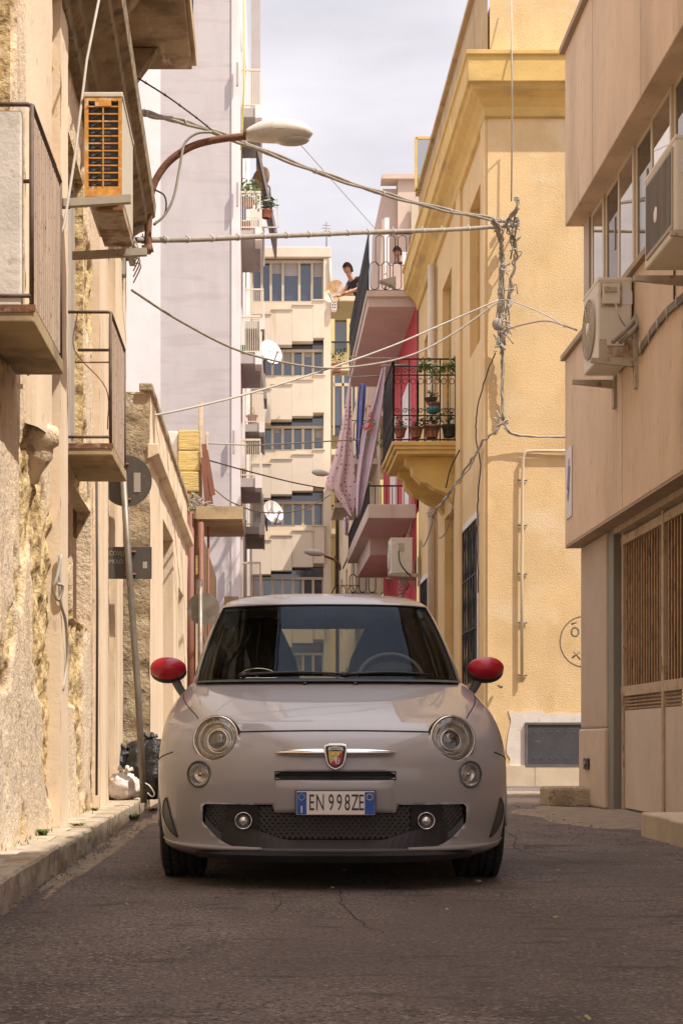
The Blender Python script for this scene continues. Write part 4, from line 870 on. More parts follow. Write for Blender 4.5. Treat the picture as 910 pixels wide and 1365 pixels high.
# ================================================================== right foreground: modern plastered building
MBD = thing('taupe_office_building', P(5, 8, 0), 'taupe ribbed-plaster building in shade along the right edge with a band of windows', 'building')
XR = 3.04; YE = 14.3
mb = MB(); bx(mb, XR, 9, -2, YE, 5.88, 7.66); mb.build('upper_wall', 'taupe_plaster', MBD, bevel=.01)
mb = MB(); bx(mb, XR-.05, 9, -2, YE+.05, 7.66, 7.72); mb.build('roof_coping', 'taupe_soffit', MBD)
mb = MB(); bx(mb, 3.04, 9, -2, 3.95, 7.725, 8.45); mb.build('shade_parapet', 'taupe_plaster', MBD)  # unseen raised roof edge, added to cast the shade on the left pavement
for yj in (13.1, 11.4, 9.6, 7.8, 6.2): mb = MB(); bx(mb, XR-.0015, XR+.01, yj-.004, yj+.004, 5.89, 7.65); mb.build('wall_joint', 'taupe_soffit', MBD)
for yj in (12.0, 9.8, 7.6): mb = MB(); bx(mb, XR-.0015, XR+.01, yj-.004, yj+.004, 2.63, 4.51); mb.build('wall_joint', 'taupe_soffit', MBD)
mb = MB(); bx(mb, XR, 9, -2, YE, 2.62, 4.52); mb.build('lower_wall', 'taupe_plaster', MBD, bevel=.012)
mb = MB(); bx(mb, XR-.04, XR+.14, -2, YE+.04, 4.52, 4.57); mb.build('sill_coping', 'taupe_soffit', MBD)
mb = MB(); bx(mb, 3.20, 9, -2, 14.05, 4.57, 4.83); mb.build('sill_wall', 'taupe_plaster', MBD)
mb = MB(); bx(mb, 3.22, 9, 14.03, 14.25, 4.83, 5.88); mb.build('corner_pier', 'pillar_plaster', MBD)
for y in (6, 9.9): mb = MB(); bx(mb, 3.215, 3.4, y-.12, y+.12, 4.83, 5.88); mb.build('window_pier', 'pillar_plaster', MBD)
edges = [13.95, 13.45, 12.9, 12.35, 11.8, 11.2, 10.6, 10.05, 9.75, 9.2, 8.6, 8.0, 7.4, 6.8, 6.15]
for i in range(len(edges)-1):
    y1, y0 = edges[i], edges[i+1]
    if abs(y1-10.05) < .01: continue
    mb = MB(); op = i in (1, 3, 5); xo = 3.235 if not op else 3.255
    bx(mb, xo, xo+.02, y0+.03, y1-.03, 4.87, 5.84); w_ = mb.build('window', 'window_mirror' if i % 2 == 0 else 'window_glass', MBD)
    mb = MB(); 
    for (a, b, c, d) in ((y0, y0+.045, 4.83, 5.88), (y1-.045, y1, 4.83, 5.88), (y0+.045, y1-.045, 4.83, 4.87), (y0+.045, y1-.045, 5.84, 5.88)): bx(mb, xo-.008, xo+.03, a, b, c, d)
    mb.build('frame', 'alu', w_)
    if op: mb = MB(); bx(mb, xo-.03, xo-.015, y0+.1, y0+.13, 5.2, 5.5); mb.build('handle', 'zinc', w_)
mb = MB(); bx(mb, 3.30, 3.34, -2, 14.0, 4.83, 5.88); mb.build('room_blind', 'ac_dark', MBD)
mb = MB(); bx(mb, XR+.002, 3.3, -2, YE-.01, 2.60, 2.618); mb.build('soffit', 'taupe_soffit', MBD)
# pillar and gate
mb = MB(); bx(mb, 3.18, 3.9, 13.15, 14.22, .76, 2.6); mb.build('pillar', 'pillar_plaster', MBD, bevel=.025)
mb = MB(); bx(mb, 3.165, 3.9, 13.14, 14.24, 0, .76); pb = mb.build('pillar_base', 'pillar_stone', MBD, bevel=.02)
mb = MB(); bx(mb, 3.145, 3.165, 13.75, 13.95, .36, .47); dbx = mb.build('socket_box', 'black_plastic', pb, bevel=.006); MB().lathe([(.03, 0), (.03, .01), (.001, .012)], P(3.145, 13.85, .41), (-1, 0, 0), 14).build('socket_knob', 'trim_grey', dbx)
mb = MB(); bx(mb, 3.20, 3.40, 12.95, 13.15, 0, 2.6); mb.build('gate_post', 'frame_green', MBD)
gate = MB(); bx(gate, 3.28, 3.31, 3.0, 12.95, 0.03, .92); gt = gate.build('gate', 'gate_paint', MBD)
mb = MB(); bx(mb, 3.265, 3.32, 3.0, 12.95, 1.05, 1.14); bx(mb, 3.265, 3.32, 3.0, 12.95, 2.44, 2.52); 
for y in (12.88, 11.58, 10.2, 8.8, 7.4): bx(mb, 3.262, 3.325, y-.03, y+.03, .0, 2.55)
mb.build('gate_frame', 'rusty_frame', gt, bevel=.004)
mb = MB(); y = 12.83; k = 0
while y > 6.5:
    if abs(((y-11.58+.7) % 1.38)-.7) > .04: mb.box(3.288, 3.297, y*K-.014, y*K+.014, 1.14, 2.44)
    y -= .094/K; k += 1
mb.build('gate_bars', 'rusty_bars', gt); MB().box(3.300, 3.32, 3.0*K, 12.9*K, 1.1, 2.5).build('backing_sheet', 'bar_backing', gt)
mb = MB()
for k in range(4): bx(mb, 3.285, 3.30, 6, 12.85, .93+.03*k, .945+.03*k)
mb.build('vent_slats', 'rusty_bars', gt)
for y in (12.2, 10.9): mb = MB(); bx(mb, 3.26, 3.28, y-.25, y+.15, .80, .86)
mb = MB(); bx(mb, 3.20, 3.32, 3.0, 12.95, 2.55, 2.60); mb.build('lintel', 'rusty_frame', MBD)
mb = MB(); bx(mb, 3.16, 3.24, 3, 9.0, .16, .95); mb.build('side_plinth', 'plinth_stone', MBD)
# pipes and cables on the taupe wall
mb = MB(); mb.tube([at(848, 490, 11.6), at(873, 495, 11.3), at(880, 505, 11.1), at(891, 533, 10.9), at(892, 620, 10.8), at(896, 628, 10.7), at(915, 631, 10.2)], .014, 8); mb.build('thin_pipe', 'bracket_paint', MBD)
pts = [at(853, 470, 11.4), at(873, 440, 11.0), at(891, 415, 10.6), at(915, 395, 10.15)]
for p in pts: p.x = XR-.02
for q in (0, .022, -.022): MB().tube([p+Vector((0, 0, q)) for p in pts], .013, 6).build('cable_bundle', 'cable_grey', MBD)
for k in range(5): p = pts[0].lerp(pts[-1], (k+.5)/5); MB().tube([p+Vector((-.02, 0, -.05)), p+Vector((-.025, 0, .05))], .006, 5).build('cable_clip', 'cable_tie', MBD)
MB().tube([Vector((XR-.01, 10.7*K*.975, 3.9)), Vector((XR-.01, 10.7*K*.975, 4.5))], .008, 5).build('thin_cable', 'cable_black', MBD)
# poster on the end chamfer
t = thing('wall_poster', P(XR-.012, 13.9, 2.9), 'narrow white poster with a violet figure near the corner of the taupe building', 'poster')
MB().box(XR-.010, XR-.003, 13.95*K, 14.22*K, 2.88, 3.58).build('sheet', 'poster_white', t)
mb = MB(); mb.obox((XR-.0125, 14.08*K, 3.28), (.0012, 0, 0), (0, .05, .02), (0, -.03, .12)); mb.obox((XR-.0125, 14.1*K, 3.12), (.0012, 0, 0), (0, .03, -.05), (0, .02, .03)); mb.build('printed_figure', 'poster_violet', t)
MB().sphere((XR-.012, 14.07*K, 3.44), (.002, .03, .035), 8).build('printed_head', 'badge_red', t)
# ---- air conditioners
def ac(name_lbl, x0, x1, y0, y1, z0, z1, side, cat='air conditioner', end='ac_white', fan=True):
    """x0 outer (street) face, side=-1: fan looks to -x, +1: to +x; the end face looks at us"""
    t = thing('air_conditioner', P((x0+x1)/2, (y0+y1)/2, z0), name_lbl, cat)
    MB().box(min(x0, x1), max(x0, x1), y0*K, y1*K, z0, z1).build('casing', end, t, bevel=.015)
    MB().box(min(x0, x1)-.004, max(x0, x1)+.004, y0*K-.004, y1*K+.004, z1-.025, z1+.006).build('lid', 'ac_white', t, bevel=.006)
    cy, cz = (y0*.42+y1*.58)*K, (z0+z1)/2; r = min((z1-z0), (y1-y0)*K)*.40; ax = Vector((side, 0, 0)); c = Vector((x0, cy, cz))
    if not fan:
        g = MB().box(x0-.010, x0+.002, y0*K+.06, y1*K-.06, z0+.05, z1-.05).build('front_panel', 'fan_beige', t, bevel=.004)
        for k in range(22): yy = y0*K+.09+k*(y1*K-y0*K-.18)/21; MB().box(x0-.013, x0-.009, yy-.004, yy+.004, z0+.08, z1-.08).build('air_slot', 'ac_dark', g)
        MB().sphere((x0-.012, cy, cz-.04), (.006, .05, .055), 14).build('fan_badge', 'plate_white', g)
        return t
    f = MB().lathe([(r*1.05, .0), (r*1.05, .014), (r, .016), (r*.98, .004), (.001, .002)], c, ax, 36).build('fan_grille', 'fan_beige', t)
    mb = MB()
    for k in range(1, 9): rr = r*k/9; mb.tube([c+ax*.012+Vector((0, rr*math.cos(a), rr*math.sin(a))) for a in [2*math.pi*q/28 for q in range(28)]], .0028, 4, closed=True)
    for k in range(12): a = math.pi*k/6; mb.tube([c+ax*.014, c+ax*.014+Vector((0, r*math.cos(a), r*math.sin(a)))], .0025, 4)
    mb.build('fan_rings', 'ac_white', f); MB().lathe([(r*.22, .012), (r*.22, .02), (.001, .022)], c, ax, 20).build('fan_badge', 'plate_white', f)
    return t
a1 = ac('cream air conditioner with rust-stained bottom edge on the lower bracket of the taupe building', 2.74, 3.02, 11.6, 12.14, 3.80, 4.47, -1)
tY = 11.6*K
def on_end(t, px0, px1, py0, py1, Y, mat, name, d=.02, **k): return MB().box(XX(px0, Y), XX(px1, Y), Y*K-d, Y*K-.001, ZZ(py1, Y), ZZ(py0, Y)).build(name, mat, t, **k)
on_end(a1, 798, 845, 452, 476, 11.6, 'ac_rust', 'rust_stain', .0035)
cv = on_end(a1, 802, 825, 379, 406, 11.6, 'ac_white', 'terminal_cover', .03, bevel=.006); on_end(cv, 805, 821, 383, 389, 11.57, 'bracket_paint', 'cover_recess', .012)
on_end(a1, 800, 828, 377, 409, 11.6, 'ac_rust', 'stained_edge', .006); on_end(a1, 829, 842, 388, 406, 11.6, 'poster_white', 'label_sheet', .004)
vp = on_end(a1, 808, 831, 450, 461, 11.6, 'ac_white', 'valve_plate', .012)
for px, py, qx, qy in ((816, 456, 848, 421), (826, 456, 852, 428)): MB().tube(spline([at(px, py, 11.5), at((px+qx)/2, (py+qy)/2+3, 11.4), at(qx, qy, 11.55)], 5), .020, 8).build('refrigerant_pipe', 'cable_grey', vp)
MB().tube(spline([at(820, 405, 11.5), at(824, 420, 11.45), at(831, 433, 11.5), at(838, 438, 11.5)], 5), .007, 6).build('power_cable', 'cable_pale', a1)
def bracket(label, x0, x1, y, y2, z, wx):
    t = thing('wall_bracket', P(wx, y, z), label, 'bracket')
    for yy in (y, y2):
        MB().prism([P(x0, yy, z), P(x1, yy, z), P(x1, yy, z-.075), P(x0, yy, z-.035)], (0, .035, 0)).build('support_arm', 'bracket_paint', t)
        MB().box(min(wx, wx+math.copysign(.03, x0-wx)), max(wx, wx+math.copysign(.03, x0-wx)), yy*K-.02, yy*K+.05, z-.25, z+.33).build('wall_plate', 'bracket_paint', t)
    return t
bracket('weathered steel bracket under the rust-stained air conditioner on the right', 2.66, 3.03, 11.5, 12.2, 3.785, 3.04)
a2 = ac('cream air conditioner cut by the right edge of the picture, high on the taupe building', 2.68, 2.98, 9.2, 9.95, 3.98, 4.62, -1, fan=False)
on_end(a2, 906, 918, 205, 230, 9.2, 'poster_white', 'label_sheet', .004)
bracket('steel bracket carrying the highest air conditioner by the right edge', 2.62, 3.03, 9.1, 10.0, 3.965, 3.04)
# left one with rusty coil guard facing us
xa, xb = -1.035, -.822; Yn, Yf = 8.0, 8.66; za, zb = ZZ(262, 8.0), ZZ(128, 8.0)
a3 = thing('air_conditioner', P((xa+xb)/2, 8.3, za), 'tall narrow air conditioner with an orange rusty grid on the left house under the cornice', 'air conditioner')
MB().box(xa+.005, xb, Yn*K+.03, Yf*K, za, zb).build('casing', 'ac_white', a3, bevel=.012); MB().box(xa-.004, xb+.006, Yn*K-.012, Yf*K+.004, zb-.01, zb+.02).build('lid', 'ac_white', a3, bevel=.006)
MB().box(xa+.012, xb-.015, Yn*K+.024, Yn*K+.029, za+.05, zb-.02).build('coil', 'ac_dark', a3)
mb = MB()
for k in range(12): 
    z = za+.06+(zb-za-.1)*k/11; mb.bar((xa+.035, Yn*K+.012, z), (xa+.09, Yn*K+.02, z+.03), .004)
mb.build('coil_bends', 'zinc', a3)
fr = MB(); y0 = Yn*K-.008
for (a, b, c, d) in ((xa, xa+.022, za, zb-.012), (xb-.02, xb, za, zb-.012), (xa+.022, xb-.02, za, za+.055), (xa+.022, xb-.02, zb-.03, zb-.012)): fr.box(a, b, y0, y0+.02, c, d)
for k in range(1, 12): z = za+.05+(zb-za-.07)*k/12; fr.box(xa+.022, xb-.02, y0+.002, y0+.010, z-.003, z+.004)
fr.box((xa+xb)/2-.0035, (xa+xb)/2+.0035, y0-.002, y0+.009, za+.05, zb-.07); fr.box(xa+.06, xb-.06, y0-.004, y0+.004, zb-.062, zb-.03)
fr.build('rusty_grid', 'rust_orange', a3)
bt = thing('wall_bracket', P(-1.2, 8, 3.6), 'rusty steel bracket under the air conditioner with the orange grid', 'bracket')
MB().obox(P(-.96, 7.98, za-.035), (.19, 0, .012), (0, .02, 0), (0, 0, .022)).build('support_arm', 'bracket_paint', bt); MB().obox(P(-.97, 8.7, za-.085), (.23, 0, .012), (0, .02, 0), (0, 0, .022)).build('support_arm', 'bracket_paint', bt)
MB().box(xa+.04, xb, Yn*K+.05, Yf*K-.02, za-.06, za-.02).build('cross_rail', 'ac_rust', bt); MB().box(-1.24, -1.20, 7.95*K, 8.05*K, 3.35, 3.95).build('wall_plate', 'rust', bt)
MB().box(-1.30, -1.12, 8.0*K, 8.03*K, za-.06, za-.01).build('wall_plate', 'rust', bt)
a4 = ac('small cream air conditioner hung on the crimson house under the lower long balcony', 2.47, 2.90, 27.9, 28.5, ZZ(765, 28), ZZ(718, 28), -1)
MB().box(XX(531, 27.9), XX(538, 27.9), 27.9*K-.01, 27.9*K, ZZ(735, 27.9), ZZ(724, 27.9)).build('handle_recess', 'bracket_paint', a4)
MB().tube(spline([at(531, 735, 27.8), at(533, 750, 27.7), at(541, 762, 27.7), at(548, 768, 27.8)], 5), .016, 6).build('power_cable', 'cable_black', a4)
bracket('small bracket holding the air conditioner of the crimson house', 2.42, 3.03, 27.85, 28.5, ZZ(765, 28)-.01, 3.03)

# ================================================================== street lamp on the left house
SL = thing('street_lamp', at(197, 335, 13.2), 'large old street lamp on a curved rusty arm from the left house, nearest lamp', 'street lamp')
arm = spline([at(197, 338, 13.2), at(198, 300, 13.2), at(201, 262, 13.2), at(210, 236, 13.2), at(228, 213, 13.2), at(256, 195, 13.2), at(290, 186, 13.2), at(331, 181, 13.2)], 6)
MB().tube(arm, .034, 14).build('arm', 'rust', SL)
for py in (246, 330): MB().tube([at(190, py+3, 13.2), at(204, py, 13.2)], .042, 10).build('clamp', 'rust', SL)
Lh = XX(417, 13.2)-XX(328, 13.2); c0 = at(328, 180, 13.2); n = 26; vs = []; M = 20
for i in range(n+1):
    t = i/n; x = c0.x+Lh*t; cz = c0.z+.030*math.sin(math.pi*min(1, t*1.0))+.015*t
    up = .028+.088*(math.sin(math.pi*min(1, t**.9*.86+.06)))**.9; dn = .030+.075*math.sin(math.pi*(t*.86+.08)); wd = .045+.10*math.sin(math.pi*(t*.84+.08))**.9
    if i == n: up = dn = wd = .006
    elif t > .88: q = math.sqrt(max(.02, 1-((t-.88)/.12)**2)); up *= q; dn *= q; wd *= q
    for k in range(M):
        a = 2*math.pi*k/M; s_ = math.sin(a); vs.append((x, c0.y+wd*math.cos(a), cz+(up if s_ > 0 else dn)*s_))
hd = MB().add(vs, [(i*M+k, i*M+(k+1) % M, (i+1)*M+(k+1) % M, (i+1)*M+k) for i in range(n) for k in range(M)]+[tuple(range(M))], '', True).build('lamp_head', 'lamp_shell', SL)
MB().sphere((c0.x+Lh*.68, c0.y, c0.z-.045), (.17, .085, .055), 18).build('lamp_lens', 'lamp_lens', hd)
MB().tube([(c0.x+.02, c0.y-.055, c0.z-.004), (c0.x+Lh*.5, c0.y-.15, c0.z+.012), (c0.x+Lh*.93, c0.y-.07, c0.z+.02)], .003, 5).build('shell_seam', 'bracket_paint', hd)
MB().tube([at(326, 181, 13.2), at(331, 180, 13.2)], .045, 12).build('neck', 'rust', SL)
MB().tube(spline([at(283, 176, 13.15), at(262, 178, 13.15), at(246, 192, 13.15), at(240, 222, 13.15), at(232, 262, 13.15), at(220, 286, 13.15), at(205, 300, 13.15)], 6), .013, 7).build('lamp_cable', 'cable_pale', SL)
MB().tube(spline([at(205, 252, 13.15), at(220, 262, 13.15), at(220, 285, 13.15), at(206, 298, 13.15)], 5), .009, 6).build('lamp_cable', 'cable_black', SL)
jb = thing('junction_boxes', at(172, 345, 13.0), 'cluster of weathered white junction boxes on the corner below the rusty lamp arm', 'junction box')
for (a, b, c, d) in ((160, 172, 312, 345), (172, 180, 316, 352), (158, 168, 340, 368)): MB().box(XX(a, 13), XX(b, 13), 13*K-.04, 13*K+.08, ZZ(d, 13), ZZ(c, 13)).build('box', 'cable_pale', jb, bevel=.01)
for k in range(5): MB().tube(spline([at(178, 318+k*8, 13), at(184+k, 330+k*6, 12.9), at(178, 345+k*8, 13)], 5), .007, 5).build('loose_wire', 'cable_grey', jb)

# ================================================================== overhead cables
grpc = 'overhead cables strung across the street'
def cable(label, pts, r, mat, ties=0, group=grpc, strands=1, tmat='cable_tie'):
    q = spline(pts, 8); t = thing('overhead_cable', q[0], label, 'cable', group)
    for k in range(strands):
        off = Vector((0, 0, 0)) if strands == 1 else Vector((0, math.cos(2.1*k), math.sin(2.1*k)))*r*.8
        MB().tube([p+off+Vector((0, 0, .5*r*math.sin(i*.9+k*2)*(strands > 1))) for i, p in enumerate(q)], r, 7).build('strand', mat, t)
    for k in range(ties):
        i = int((k+.6)/ties*(len(q)-2)); d = (q[i+1]-q[i]).normalized()
        MB().tube([q[i]-d*.014, q[i]+d*.014], r*(1.25 if strands == 1 else 2.0), 8).build('cable_tie', tmat, t)
        MB().tube([q[i], q[i]+Vector((0, 0, r*1.5+.015))], r*.22, 5).build('tie_end', tmat, t)
    return t
cable('thick bundle of cables sloping from the left cornice past the lamp to the yellow wall', [at(178, 147, 12.6), at(205, 154, 13.0), at(260, 167, 14), at(335, 195, 15), at(420, 228, 16.4), at(500, 255, 17.4), at(580, 277, 18.4), at(650, 291, 19.1), at(690, 298, 19.35)], .017, 'cable_grey', 7, strands=3)
cable('nearly level pipe-like cable crossing the street just above the boy', [at(180, 320, 13.1), at(260, 319, 14), at(350, 315, 15), at(430, 312, 16.2), at(500, 309, 17.2), at(600, 306, 18.5), at(690, 300, 19.35)], .028, 'cable_grey', 16)
cable('thin dark cable with bobbles descending to the lamp arm from the top left', [at(184, 104, 12.6), at(225, 130, 13), at(262, 157, 13.4), at(283, 174, 13.8)], .008, 'cable_black', 5, tmat='cable_black')
cable('dark sagging cable from the junction boxes across the lavender wall to the yellow house', [at(176, 387, 13), at(240, 428, 14), at(320, 468, 15.5), at(400, 487, 17), at(460, 490, 17.8), at(540, 476, 18.5), at(600, 447, 19), at(664, 402, 19.3)], .013, 'cable_grey', 0)
cable('white cable rising from the low left roofs to the yellow house', [at(160, 560, 13.4), at(230, 549, 14.5), at(330, 525, 16), at(430, 494, 17.5), at(520, 462, 18.4), at(590, 432, 19), at(664, 400, 19.3)], .012, 'cable_pale', 0)
cable('dotted white line running level behind the hanging cloths', [at(277, 591, 20.3), at(350, 593, 22), at(440, 588, 24), at(500, 585, 25)], .012, 'cable_pale', 0)
cable('thin black cable from the roof pole down toward the small street lamp', [at(280, 614, 20.3), at(330, 628, 22), at(390, 643, 24), at(432, 651, 26)], .011, 'cable_black', 0)
cable('low sagging cable from the roof sheets past the lower white dish', [at(283, 650, 20.3), at(310, 670, 21.5), at(350, 683, 23), at(400, 680, 24.5), at(440, 660, 26)], .011, 'cable_grey', 0)
cable('hair-thin wire slanting through the sky toward the terrace', [at(385, 175, 20), at(420, 215, 22), at(460, 260, 25), at(500, 305, 28.4)], .006, 'cable_pale', 0)
cable('twisted white cable from the yellow wall cluster to the taupe building', [at(672, 398, 19.3), at(705, 410, 18.2), at(735, 424, 16.5), at(752, 436, 14.6)], .008, 'cable_pale', 0)
cable('dark cable bowing from the cable cluster over to the taupe building', [at(672, 440, 19.3), at(700, 432, 18.2), at(730, 428, 16.4), at(768, 440, 14.2)], .010, 'cable_grey', 0)
cable('black cable bowing along the facade towards the ornate balcony end', [at(594, 650, 22.4), at(600, 625, 22.2), at(612, 600, 21.9)], .012, 'cable_black', 0, group=None)
# harness on the yellow wall corner
hn = thing('cable_harness', P(3.25, 19.3, 5), 'tangled bundle of cables running down the corner of the yellow stucco house', 'cable'); rng = random.Random(5)
def wob(pts, a, r, mat, nm='strand'):
    q = spline(pts, 7); MB().tube([p+Vector((rng.uniform(-a, a), rng.uniform(-a, a)*.5, rng.uniform(-a, a))) for p in q], r, 6).build(nm, mat, hn)
for k in range(10):
    o = rng.uniform(-5, 5); Yc = 19.38-.05*rng.random()
    wob([at(655+o, 292, Yc-.5), at(664+o, 310, Yc-.3), at(668+o*.6, 340, Yc), at(667+o, 370, Yc), at(666+o, 400, Yc), at(665+o, 430, Yc), at(669+o*.5, 470, Yc+.05), at(669, 520, Yc+.08), at(670+o*.3, 560, Yc+.1)], .018, .010, ('cable_grey', 'cable_pale', 'cable_grey')[k % 3])
for k in range(6):
    wob([at(690, 270+k*2, 18.9), at(675, 300, 19.1), at(684+k, 330, 19.25), at(680, 380, 19.3), at(677-k, 430, 19.3), at(668, 470, 19.35)], .03, .008, 'cable_grey')
wob([at(670, 565, 19.35), at(655, 578, 19.35), at(641, 592, 19.45), at(630, 610, 20), at(610, 640, 20.9), at(590, 668, 21.8), at(575, 690, 22.8)], .02, .018, 'cable_grey')
wob([at(640, 592, 19.45), at(625, 625, 20.2), at(600, 655, 21.3), at(580, 680, 22.4)], .02, .012, 'cable_pale')
wob([at(671, 565, 19.35), at(684, 578, 19.4), at(715, 582, 19.4), at(760, 582, 19.4), at(800, 582, 19.4)], .005, .014, 'cable_pale'); wob([at(671, 570, 19.35), at(690, 581, 19.42), at(760, 583, 19.42), at(800, 583, 19.42)], .005, .010, 'cable_grey')
wob([at(660, 470, 19.35), at(648, 500, 19.4), at(636, 545, 19.7), at(634, 585, 19.9), at(640, 620, 19.7), at(637, 660, 19.8), at(636, 705, 19.9), at(637, 790, 19.8)], .006, .010, 'cable_black')
for c in ((668, 420), (672, 442), (664, 455), (668, 462), (682, 300), (684, 330), (672, 360), (678, 395), (668, 560), (576, 683)):
    Yc = 19.25 if c[0] > 600 else 22.7
    for k in range(4): p = at(c[0]+rng.uniform(-6, 6), c[1]+rng.uniform(-8, 8), Yc); MB().tube(spline([p, p+Vector((rng.uniform(-.08, .08), -.03, rng.uniform(-.1, .1))), p+Vector((rng.uniform(-.1, .1), 0, rng.uniform(-.12, .12)))], 5), .010, 5).build('loose_end', 'cable_pale', hn)
MB().sphere(at(662, 432, 19.2), (.07, .05, .09), 10).build('junction_box', 'cable_grey', hn)
wob([at(577, 684, 22.7), at(583, 715, 22.5), at(592, 712, 22.3), at(600, 690, 21.8), at(606, 650, 21.4)], .005, .010, 'cable_grey'); wob([at(577, 690, 22.7), at(572, 710, 23), at(564, 728, 23.6), at(560, 720, 24.2)], .005, .010, 'cable_grey')
for py, lb in ((270, 'upper iron cable bracket with insulators on the yellow wall'), (297, 'lower iron cable bracket with insulators on the yellow wall')):
    t = thing('cable_bracket', at(690, py, 19.45), lb, 'bracket')
    a, b = at(691, py, 19.49), at(684, py+28, 19.0); MB().tube([a, at(689, py+1, 19.0)], .016, 6).build('arm', 'zinc', t); MB().tube([at(689, py+1, 19.0), at(680, py+48, 19.46)], .012, 6).build('brace', 'zinc', t)
    for k in range(3): MB().lathe([(.02, 0), (.03, .02), (.018, .035), (.03, .05), (.001, .06)], at(690-k*1.5, py-2, 19.05+k*.14), n=10).build('insulator', 'cable_pale', t)

# ================================================================== laundry
def cloth(pts_l, pts_r, Y, mat, name, label, cat, fold=.05, seed=0, n=26, m=34):
    """a hanging cloth between a left and a right edge line, with folds in depth"""
    L = spline([at(*p, Y) for p in pts_l], 8); Rr = spline([at(*p, Y) for p in pts_r], 8); mb = MB(); vs = []
    for i in range(m+1):
        a = L[min(len(L)-1, round(i/m*(len(L)-1)))]; b = Rr[min(len(Rr)-1, round(i/m*(len(Rr)-1)))]
        for k in range(n+1):
            t = k/n; p = a.lerp(b, t); d = fold*min(1, .25+i/m)*(math.sin(t*9+seed+.6*math.sin(i*.12))+.5*math.sin(t*19+seed*2)); vs.append((p.x, p.y+d, p.z))
    N = n+1; mb.add(vs, [(i*N+k, i*N+k+1, (i+1)*N+k+1, (i+1)*N+k) for i in range(m) for k in range(n)], '', True)
    o = mb.build(name, mat); s = o.modifiers.new('thick', 'SOLIDIFY'); s.thickness = .004; return tag(o, label, cat), vs, N
def dotted():
    m, t, b = new_mat('cloth_dotted'); tcn = nd(t, 'TexCoord'); mpn = nd(t, 'Mapping'); mpn.inputs['Scale'].default_value = (1, .12, 1); t.links.new(tcn.outputs['Object'], mpn.inputs[0])
    v = nd(t, 'TexVoronoi', Scale=13.0, Randomness=.35); t.links.new(mpn.outputs[0], v.inputs['Vector'])
    r = nd(t, 'ValToRGB'); r.color_ramp.interpolation = 'CONSTANT'; r.color_ramp.elements[0].position = 0; r.color_ramp.elements[0].color = (.30, .10, .14, 1); r.color_ramp.elements[1].position = .24; r.color_ramp.elements[1].color = (.58, .42, .43, 1)
    t.links.new(v.outputs['Distance'], r.inputs[0]); t.links.new(r.outputs[0], b.inputs['Base Color']); b.inputs['Roughness'].default_value = .9
dotted()
cloth([(466, 503), (460, 540), (448, 600), (434, 646), (444, 655), (458, 675), (467, 688)], [(468, 503), (469, 560), (472, 620), (474, 655), (473, 670), (471, 682), (470, 690)], 24.6, 'cloth_dotted', 'hanging_cloth', 'pale pink bed sheet with dark dots hanging by one corner', 'cloth', seed=1)
_, cv_, cn_ = cloth([(509, 490), (498, 530), (485, 570), (478, 610), (474, 650), (475, 690)], [(514, 489), (511, 530), (505, 575), (499, 605), (490, 645), (479, 688)], 24.4, 'cloth_lilac', 'hanging_cloth', 'lilac cloth with red flower embroidery hanging right of the dotted sheet', 'cloth', seed=3)
emb = bpy.data.objects[_.name]; rng = random.Random(2); mb = MB(); mg = MB()
for k in range(34): p = at(492+rng.gauss(0, 2.6)+(k % 5)*.6, 572+rng.gauss(0, 9), 24.4)-Vector((0, .10, 0)); (mb if k % 3 else mg).lathe([(.022, 0), (.018, .006), (.001, .008)], p, (0, -1, 0), 8)
mb.build('embroidered_flowers', 'cloth_red', emb); mg.build('embroidered_leaves', 'cloth_leafgreen', emb)
cloth([(479, 510), (476, 540), (475, 570), (474, 595), (475, 612)], [(488, 512), (487, 535), (484, 565), (480, 590), (477, 612)], 24.9, 'cloth_blue', 'hanging_cloth', 'crumpled blue garment between the dotted and the lilac cloth', 'cloth', seed=6)
cloth([(458, 690), (458, 700), (459, 712)], [(464, 688), (465, 700), (463, 715)], 25.2, 'cloth_lilac', 'hanging_cloth', 'small pale cloth end showing below the dotted sheet', 'cloth', seed=8, n=8, m=8)
t = thing('drying_rack', P(2.0, 24.4, 6.8), 'thin metal drying rack reaching out from the ornate balcony over the sheets', 'drying rack')
for a, b, ya, yb in (((462, 503), (520, 500), 24.8, 24.4), ((508, 487), (545, 486), 24.4, 23.6), ((466, 476), (530, 478), 26.0, 24.6)): MB().tube([at(*a, ya), at(*b, yb)], .014, 6).build('rail', 'zinc', t)

# ================================================================== road signs on the left
sg = thing('sign_post', at(192, 1080, 12.3), 'leaning grey pole seen from behind with a round and a square road sign', 'road sign')
b0, b1 = at(192, 1078, 12.3), at(163, 612, 12.3); b0.z = .10
MB().tube([b0, b0.lerp(b1, .33)+Vector((.01, 0, 0)), b0.lerp(b1, .66), b1], .030, 14).build('pole', 'zinc', sg)
yS = 12.3*K+.045
def disc(c, r, name, mat, parent, th=.006): return MB().lathe([(.001, 0), (r, 0), (r, th), (.001, th)], c, (0, 1, 0), 40, smooth=False).build(name, mat, parent)
rs = disc(Vector((XX(168, 12.3), yS, ZZ(640, 12.3))), .225, 'round_sign', 'sign_back', sg)
MB().box(XX(178, 12.3), XX(187, 12.3), yS-.004, yS-.001, ZZ(655, 12.3), ZZ(629, 12.3)).build('sticker_remains', 'sign_paint', rs)
q = MB().box(XX(138, 12.3), XX(202, 12.3), yS, yS+.006, ZZ(771, 12.3), ZZ(728, 12.3)).build('square_sign', 'sign_back', sg, bevel=.003)
MS = lambda px, py: Matrix.Translation((XX(px, 12.3), yS-.002, ZZ(py, 12.3))) @ Matrix.Rotation(R(90), 4, 'X')
